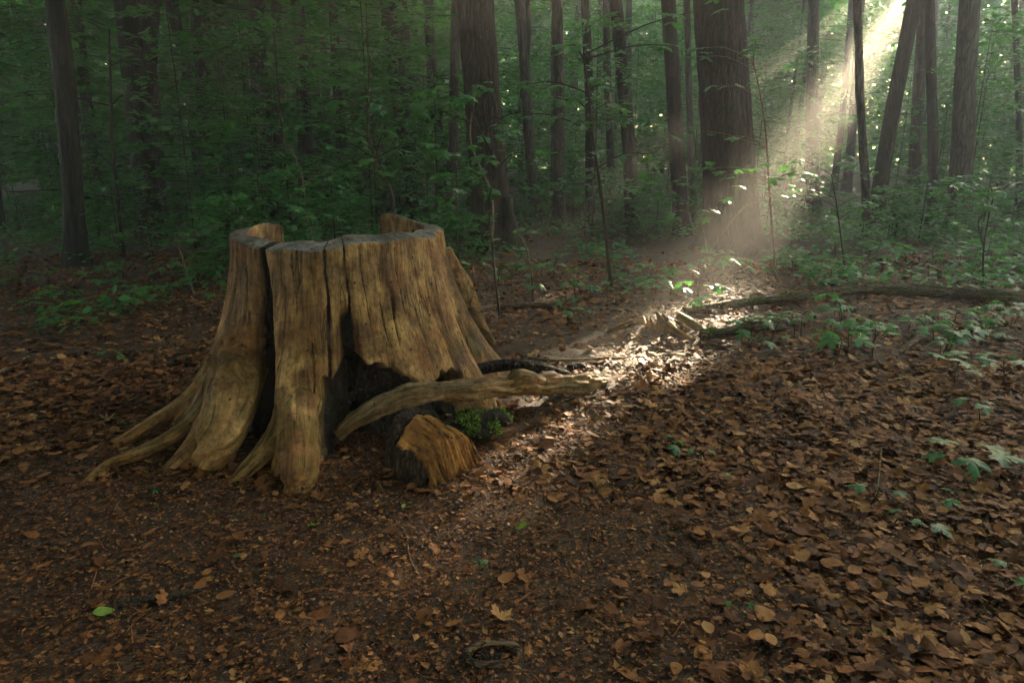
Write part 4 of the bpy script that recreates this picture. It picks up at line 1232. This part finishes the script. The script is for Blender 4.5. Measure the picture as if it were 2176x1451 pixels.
rng = np.random.default_rng(31)
for px, py, s, kind, v, rz, mt, lab in [
    (610, 1258, .062, 'o', 1, .3, 'litter_one', 'oval brown veined leaf on bare soil right of the short dark stick'),
    (482, 1272, .060, 'o', 2, .1, 'litter_one', 'flat brown leaf at the right tip of the short dark stick'),
    (1028, 1200, .055, 'm', 0, .8, 'leaf_dullgreen', 'dark green torn leaf on the bare soil below the root stub'),
    (665, 1120, .040, 'm', 1, 2.2, 'leaf_fresh', 'bright green torn leaf scrap in front of the centre root'),
    (858, 1080, .026, 'o', 3, 1.4, 'leaf_fresh', 'small bright green leaf scrap below the root stub'),
    (222, 1306, .055, 'o', 4, .6, 'leaf_fresh', 'narrow yellow-green leaf at the left tip of the short dark stick'),
    (1092, 962, .030, 'o', 5, .1, 'leaf_fresh', 'small bright green leaf sliver right of the root stub'),
    (1108, 1122, .050, 'o', 6, .0, 'leaf_fresh', 'yellow-green curled stalky leaf on the path, centre of the picture'),
    (508, 1186, .036, 'o', 0, .2, 'leaf_dullgreen', 'dull green leaf on bare soil above the oval brown veined leaf'),
    (548, 1310, .010, 'o', 0, .2, 'leaf_dullgreen', 'speck of green leaf at the lower left'),
    (560, 1196, .034, 'm', 2, 1.9, 'litter_one', 'pale straw-coloured crumpled leaf beside the dull green leaf'),
    (1490, 1332, .065, 'o', 7, .25, 'litter_one', 'rolled brown leaf on dark soil at the bottom right of centre'),
    (905, 1312, .066, 'o', 1, 1.2, 'litter_one', 'broad reddish brown leaf at the bottom centre'),
    (966, 1332, .056, 'o', 2, .5, 'litter_one', 'mottled tan leaf right beside the broad reddish brown leaf'),
    (1072, 1312, .070, 'm', 1, .9, 'litter_one', 'large tan lobed leaf at the bottom centre above the root knot'),
    (1196, 1290, .060, 'm', 0, 2.4, 'litter_one', 'yellowish crumpled leaf right of the large tan lobed leaf'),
    (1250, 1296, .062, 'o', 3, .2, 'litter_one', 'orange brown folded leaf right of the yellowish crumpled leaf'),
    (738, 1358, .070, 'o', 5, .6, 'litter_one', 'dull reddish leaf pressed into the soil at the bottom left of centre'),
    (1120, 1228, .060, 'm', 2, .3, 'litter_one', 'pale brown lobed leaf just right of the dark green torn leaf'),
    (864, 1248, .034, 'm', 1, .3, 'litter_one', 'bleached crumpled leaf scrap at the end of the thin bent twig'),
    (548, 1094, .030, 'o', 4, 1.3, 'litter_one', 'orange leaf scrap standing in front of the left root toes'),
    (1480, 1110, .048, 'm', 0, 1.3, 'litter_one', 'bright orange leaf standing at the edge of the path'),
    (1945, 1218, .078, 'o', 0, .9, 'litter_one', 'rounded brown veined leaf at the lower right'),
    (2005, 1200, .076, 'o', 6, 1.7, 'litter_one', 'rounded veined leaf touching the lower right round leaf from the right'),
    (1740, 1180, .080, 'm', 1, .4, 'litter_one', 'wide grey-brown leaf in the litter at the lower right'),
    (1980, 1410, .085, 'm', 2, .2, 'litter_one', 'large dull leaf at the bottom right corner')]:
    p = ground_at(px, py); p[2] += .012
    put_leaf((OV if kind == 'o' else MP)[v], M[mt], p, s, rz, (rng.normal(0, .2), rng.normal(0, .2)), lab)
cnt = 0
while cnt < 270:
    P = fan_points(rng, 1, 1.35, 3.6)
    b = bare(P)[0]
    if on_things(P, .03)[0] or rng.uniform() < b * .92: continue
    x, y, z = P[0]
    k = rng.uniform() < .8
    right = x > .35
    put_leaf(OV[int(rng.integers(0, 8))] if k else MP[int(rng.integers(0, 3))], M['litter_one'], (x, y, z + rng.uniform(.012, .028)),
             rng.uniform(.038, .066) * (1 if k else 1.1), rng.uniform(0, 6.28), (rng.normal(0, .17), rng.normal(0, .17)),
             ('dry brown leaf lying loose on the thick litter right of the path' if right else 'dry brown leaf lying loose on the soil and litter left of the path'),
             'loose dry leaves right of the path' if right else 'loose dry leaves left of the path')
    cnt += 1

# ------------------------------------------------------------------ maple plants, saplings and shrubs
MAPLE = []
for i in range(4):
    t = t_maple(.18 + .12 * i)
    tv = t[0].copy(); tv[:, 2] += .04 * fbm(np.column_stack([tv[:, :2] * 4, tv[:, 0] * 0 + i]), 2, i)
    me = np_mesh('leaf', tv, t[1]); me.materials.append(M['leaf_maple']); MAPLE.append(me)

def add_leaf(parent, base, d, n, s, i):
    n = Vector(n).normalized(); d = Vector(d); d = (d - n * d.dot(n)).normalized(); w = n.cross(d)
    o = bpy.data.objects.new('leaf', MAPLE[i % 4]); COL.objects.link(o); o.parent = parent
    m = Matrix((d, w, n)).transposed().to_4x4() @ Matrix.Scale(float(s), 4); m.translation = Vector(base)
    o.matrix_local = m
    return o

def maple_plant(b, h, nl, s, label, seed, group=None, spread=1.0):
    rng = np.random.default_rng(seed)
    root = empty('maple_seedling', b, label, 'seedling', group)
    top = np.array([rng.normal(0, .03), rng.normal(0, .03), h])
    items = [(np.array([[0, 0, -.02], top * .5 + rng.normal(0, .01, 3), top]), [.0035, .003, .002])]
    a0 = rng.uniform(0, 6.28)
    for k in range(nl):
        a = a0 + k * 2.4 + rng.normal(0, .3); pl = s * rng.uniform(.5, .95) * spread
        st = top * (1 if k < 4 else rng.uniform(.55, .9))
        e = st + np.array([math.cos(a) * pl, math.sin(a) * pl, rng.uniform(.1, .5) * pl])
        items.append((np.array([st, (st + e) / 2 + [0, 0, .01], e]), [.0015, .0013, .001]))
        nn = np.array([rng.normal(0, .22) + .18 * math.cos(a), rng.normal(0, .22) + .18 * math.sin(a), 1])
        add_leaf(root, e, (math.cos(a), math.sin(a), -.1), nn, s * rng.uniform(.75, 1.15), int(rng.integers(0, 4)))
    mesh_obj('stem', tubes_mesh('stem', items, ring=5, seg=6), M['twig_dark'], root)
    return root

NP = [
    (2050, 1000, .09, 5, .135, 'broad lobed maple seedling spreading flat near the right edge'),
    (2090, 905, .10, 3, .075, 'small green seedling above the broad flat maple seedling'),
    (1848, 1062, .05, 2, .065, 'two-leaved green sprout in the litter at the right'),
    (2036, 1088, .05, 2, .06, 'bright small sprout below the broad flat maple seedling'),
    (1890, 1128, .05, 2, .055, 'tiny sprout left of the dark ivy leaf at the lower right'),
    (1955, 1130, .06, 1, .07, 'single dark ivy-like leaf at the lower right'),
    (1500, 992, .04, 2, .05, 'tiny dark sprout in the litter right of centre'),
    (1438, 970, .06, 3, .055, 'small three-leaved seedling right of the path'),
    (1535, 1035, .04, 1, .045, 'single green leaf below the tiny dark sprout'),
    (1567, 1322, .02, 2, .026, 'minute green sprout on dark soil at the bottom right'),
    (2150, 1262, .08, 3, .07, 'seedling cut by the right edge at the lower right'),
    (2030, 815, .13, 6, .12, 'leafy maple seedling in front of the mossy log at the right'),
    (2135, 812, .12, 5, .11, 'leafy maple seedling at the right edge beside the other one'),
    (1850, 730, .12, 6, .10, 'bushy green seedling in front of the fallen log'),
    (1760, 742, .09, 5, .08, 'low green seedling right of the rotted log'),
    (1880, 560, .22, 6, .17, 'large pale maple seedling beyond the fallen log'),
    (1785, 700, .20, 1, .22, 'single drooping large leaf in front of the fallen log'),
    (1480, 660, .16, 5, .17, 'broad maple seedling beside the splintered stump'),
    (1390, 640, .20, 5, .16, 'hazy maple seedling in the glow above the splintered stump'),
    (1540, 590, .20, 5, .15, 'maple seedling at the foot of the thickest tree'),
    (1235, 690, .10, 4, .10, 'green seedling left of the splintered stump'),
    (1130, 640, .14, 4, .11, 'green seedling behind the stump on its right side'),
    (1010, 610, .25, 5, .13, 'leafy seedling touching the right side of the stump'),
    (220, 782, .06, 3, .075, 'lone green sprout in the dark litter left of the stump'),
    (300, 668, .12, 4, .10, 'green seedling at the left, below the dark undergrowth'),
    (395, 612, .25, 7, .11, 'bushy seedling left of the stump with pale upper leaves'),
    (455, 640, .15, 5, .09, 'seedling close to the left flank of the stump'),
    (350, 1048, .02, 2, .03, 'tiny green sprout at the left root toes'),
    (245, 920, .05, 2, .028, 'tiny sprout above the tip of the upper left root'),
    (2120, 690, .15, 6, .11, 'seedling behind the log end at the right edge'),
    (1650, 700, .10, 4, .10, 'green seedling touching the rotted log'),
]
for k, (px, py, h, nl, s, lab) in enumerate(NP):
    maple_plant(ground_at(px, py), h, nl, s, lab, 40 + k)
rng = np.random.default_rng(77)
for k in range(92):
    if k < 74: px, py = rng.uniform(1420, 2170), 545 + 235 * rng.beta(1.1, 1.6)
    else: px, py = rng.uniform(1000, 1420), rng.uniform(545, 660)
    if 1330 < px < 1560 and py > 600: px += 330
    if px > 1500 and 615 < py < 690: py += 85 if k % 3 == 0 else -80                   # keep the fallen log in sight
    maple_plant(ground_at(px, py), rng.uniform(.06, .20), int(rng.integers(3, 7)), rng.uniform(.07, .125), 'low maple seedling in the scattered green patch right of the stump', 140 + k, 'scattered seedlings right of the stump')
for k in range(16):
    px, py = rng.uniform(10, 470), 590 + 130 * rng.beta(1, 2.2)
    maple_plant(ground_at(px, py), rng.uniform(.08, .22), int(rng.integers(3, 7)), rng.uniform(.07, .12), 'low maple seedling in the dim patch left of the stump', 240 + k, 'scattered seedlings left of the stump')

def sapling(pts, y, r0, label, mt, seed, tiers, s=.13, stem_only=False):
    """stem through sight-line points at distance y; tiers = [(px, py, half-width px, n leaves)] of flat leaf sprays"""
    rng = np.random.default_rng(seed)
    S_ = [at_y(px, py, y) for px, py in pts]
    b = S_[0].copy(); b[2] = float(gz(b[0], b[1]))
    S_[0][2] = b[2] - .03
    S_ = np.array(S_) - b
    S_[1:, 1] += rng.normal(0, .05, len(S_) - 1)
    root = empty('maple_sapling', b, label, 'sapling')
    items = [(S_, np.linspace(r0, r0 * .45, len(S_)))]
    Cst = catmull(S_, 60)
    for (px, py, hw, nl) in tiers:
        c = at_y(px, py, y + rng.normal(0, .25)) - b
        h = hw * y / FOC
        st = Cst[np.abs(Cst[:, 2] - (c[2] - .12)).argmin()]
        ends = []
        for sgn in (-1, 1):
            e = c + np.array([sgn * h, rng.normal(0, .25) * h, rng.normal(0, .04)])
            mid = (st + e) / 2 + np.array([0, 0, .06])
            items.append((np.array([st, mid, e]), [r0 * .4, r0 * .3, r0 * .15]))
            ends.append((mid, e))
        for k in range(nl):
            mid, e = ends[k % 2]
            t = rng.uniform(.0, 1.15)
            pp = mid + (e - mid) * t + np.array([rng.normal(0, .05), rng.normal(0, .35) * max(.15, h), rng.normal(0, .035)])
            a = rng.uniform(0, 6.28)
            nn = (rng.normal(0, .22), rng.normal(0, .22) - .10, 1)
            add_leaf(root, pp, (math.cos(a), math.sin(a), -.15), nn, s * rng.uniform(.7, 1.2), int(rng.integers(0, 4)))
    mesh_obj('stem', tubes_mesh('stem', items, ring=7, seg=24), mt, root)

sapling([(1302, 590), (1282, 440), (1262, 300), (1250, 190), (1238, 120)], 6.6, .020, 'dark-stemmed maple sapling with star-shaped leaves right of the furrowed tree', TD, 1,
        [(1200, 175, 90, 10), (1260, 215, 70, 8), (1330, 100, 120, 12), (1150, 250, 60, 6), (1380, 30, 120, 10), (1320, 330, 60, 6)], .16)
sapling([(1062, 560), (1040, 450), (1052, 350), (1012, 260), (1002, 190)], 5.4, .010, 'pale thin sapling arching in front of the furrowed tree', M['bark_brown'], 2,
        [(960, 185, 70, 9), (880, 230, 90, 10), (1010, 290, 60, 7), (1120, 240, 40, 5), (1070, 330, 50, 5), (980, 400, 50, 6)], .12)
sapling([(838, 620), (832, 440), (805, 340), (780, 250), (788, 120)], 5.0, .011, 'thin black-stemmed sapling growing up behind the stump', TD, 3,
        [(740, 195, 60, 9), (690, 260, 70, 9), (850, 215, 60, 8), (770, 300, 80, 8), (880, 300, 50, 6), (730, 350, 60, 6)], .10)
sapling([(655, 640), (660, 540), (668, 486)], 4.75, .007, 'pale-leaved sapling seen through the gap in the back of the stump', TD, 4,
        [(640, 486, 36, 8), (700, 484, 36, 7), (665, 470, 20, 5)], .10)
sapling([(412, 612), (395, 555), (384, 515)], 6.2, .008, 'pale crooked sapling left of the stump', TPl, 5, [(340, 500, 70, 10), (420, 490, 60, 9), (470, 470, 60, 9), (380, 540, 60, 8)], .10)
sapling([(650, 560), (645, 420), (622, 335), (592, 280)], 7.4, .009, 'bare pale twig-like sapling above the left rim of the stump', TPl, 6, [(560, 300, 60, 6), (640, 370, 70, 8), (560, 400, 80, 9)], .10)
sapling([(1652, 585), (1636, 420), (1626, 260), (1600, 130)], 7.2, .013, 'maple sapling with leaf tiers in front of the thickest tree', TPl, 7,
        [(1540, 95, 60, 8), (1530, 120, 50, 6), (1490, 290, 50, 7), (1560, 190, 40, 5), (1640, 370, 90, 10), (1560, 360, 60, 7)], .14)
sapling([(2085, 640), (2078, 520), (2098, 430), (2110, 390)], 6.6, .010, 'maple sapling with pale tiers near the right edge', TD, 8,
        [(2100, 390, 80, 12), (2030, 400, 50, 7), (2150, 450, 50, 6), (2080, 470, 60, 6)], .11)
sapling([(1800, 545), (1775, 440), (1768, 372)], 8.0, .010, 'low sapling between the thickest tree and the thin pale trunk', TD, 9,
        [(1730, 350, 60, 9), (1800, 370, 60, 8), (1760, 420, 80, 9), (1700, 400, 50, 7), (1820, 440, 50, 6)], .12)
sapling([(1136, 650), (1122, 540), (1098, 490)], 6.0, .006, 'spindly sapling standing right of the stump', TD, 10, [(1090, 500, 40, 5), (1150, 560, 30, 4)], .10)
sapling([(272, 600), (240, 330), (228, 190), (225, 60)], 8.2, .022, 'reddish slim stem in the dark left background', M['bark_red'], 11,
        [(150, 200, 120, 10), (260, 120, 100, 10), (330, 330, 120, 10), (180, 400, 120, 10)], .12)
sapling([(1480, 640), (1495, 560), (1560, 470), (1600, 420)], 6.3, .006, 'thin leaning stem in the glow before the thickest tree', TPl, 12, [(1420, 560, 50, 4), (1590, 430, 40, 4)], .11)
sapling([(2110, 560), (2090, 480), (2084, 440)], 7.6, .009, 'dark forked stem at the right behind the log', TD, 13, [(2050, 520, 60, 7), (2140, 540, 50, 6)], .12)
sapling([(1505, 620), (1490, 470), (1400, 380)], 7.0, .007, 'crooked stem bending left in the misty middle', TPl, 14, [(1390, 385, 60, 7), (1450, 450, 50, 6)], .12)

def shrub(x, y, kind, i, rz, s, name, label, group):
    z = float(gz(x, y))
    t = empty(name, (x, y, z), label, 'shrub' if name == 'shrub' else 'sapling', group)
    e = pool(kind, i)
    if e['tm'] is None:
        top = max(b[0][2] for b in e['br'])
        items = [(np.array([[0, 0, -.05], [.02, .01, top * .5], [0, 0, top]]), [.012, .010, .004])] + [(b, [.006, .005, .004, .002]) for b in e['br']]
        e['tm'] = tubes_mesh('stem', items, ring=5, seg=8); e['tm'].materials.append(M['twig_dark'])
    o = mesh_obj('stem', e['tm'], None, t); o.rotation_euler = (0, 0, rz); o.scale = (s, s, s)
    foliage_obj('foliage', kind, i, (x, y, z), rz, s, t, M['leaf_shrub'])
rng = np.random.default_rng(99)
k = 0
while k < 130:
    px = rng.uniform(-80, 2260)
    if px < 980: d = rng.uniform(6.4, 15)
    elif px < 1640: d = rng.uniform(10.5, 16)
    else: d = rng.uniform(9.0, 16)
    if px < 480 and d < 7.2: continue
    x = (px - 1088) / FOC * d * .99
    if not free(x, d, .25): continue
    side = ('dim undergrowth at the far left, beside the leaning dark tree' if px < 260 else 'dim undergrowth left of the stump' if px < 500 else
            'undergrowth seen over the stump' if px < 960 else 'undergrowth between the two thickest trees' if px < 1560 else
            'undergrowth right of the thickest tree' if px < 1900 else 'undergrowth at the far right behind the fallen log')
    shrub(x, d, 'shrub', int(rng.integers(0, 6)), rng.uniform(0, 6.28), rng.uniform(.5, 1.1) * (1.0 if px < 1000 else .8), 'shrub', 'low leafy shrub in the ' + side, side)
    k += 1
k = 0
while k < 64:
    px = rng.uniform(-80, 2260); d = rng.uniform(10, 19) if px > 900 else rng.uniform(8.5, 18)
    x = (px - 1088) / FOC * d * .99
    if not free(x, d, .4): continue
    side = 'dark background left of the stump' if px < 500 else 'background above the stump' if px < 960 else 'background between the two thickest trees' if px < 1560 else 'background right of the thickest tree'
    shrub(x, d, 'sapl', int(rng.integers(0, 6)), rng.uniform(0, 6.28), rng.uniform(.75, 1.2), 'leafy_sapling', 'leafy young sapling with layered sprays in the ' + side, 'young saplings in the ' + side)
    k += 1

# low ground cover, one mass
def ground_cover():
    rng = np.random.default_rng(8)
    n = 40000
    y = rng.uniform(4.6, 20, n); x = rng.uniform(-1, 1, n) * (.8 * y + .3)
    P = np.column_stack([x, y, gz(x, y)])
    cl = fbm(np.stack([x * .9, y * .9, x * 0], -1), 3, 15) + .25 * sstep(8, 13, y) + .04 * sstep(1.2, 2.2, x) - .35 * sstep(-1.5, .5, x) * (1 - sstep(1.5, 3, x)) * (1 - sstep(9, 12, y))
    cl = cl - .45 * (1 - sstep(4.6, 6.5, y)); keep = (cl > -.02) & ((x > 1.0) | (x < -2.2) | (y > 7.5)); P = P[keep]; n = len(P)
    P[:, 2] += rng.uniform(.02, .22, n)
    D = rng.normal(0, 1, (n, 3)); D[:, 2] *= .2; N = rng.normal(0, .3, (n, 3)); N[:, 2] += 1
    tag(mesh_obj('ground_cover', leaf_mesh('ground_cover', P, D, N, rng.uniform(.05, .11, n), t_hex()), M['leaf_shrub']), 'low green leaves covering the floor under the background trees', 'ground cover', kind='stuff')
ground_cover()

# ------------------------------------------------------------------ haze in the air
def haze():
    bm = bmesh.new(); bmesh.ops.create_cube(bm, size=1)
    me = bpy.data.meshes.new('haze'); bm.to_mesh(me); bm.free()
    o = mesh_obj('haze', me)
    o.location = (0, 0, 6.6); o.scale = (246, 246, 16.8)
    m, nt, out = mat('woodland_haze')
    v = nd(nt, 'ShaderNodeVolumePrincipled')
    v.inputs['Color'].default_value = (.93, .92, .88, 1)
    v.inputs['Density'].default_value = HAZE_DENSITY
    v.inputs['Anisotropy'].default_value = .54
    nt.links.new(v.outputs[0], out.inputs['Volume'])
    me.materials.append(m)
    tag(o, 'pale haze hanging in the air of the whole wood', 'haze', kind='stuff')
haze()
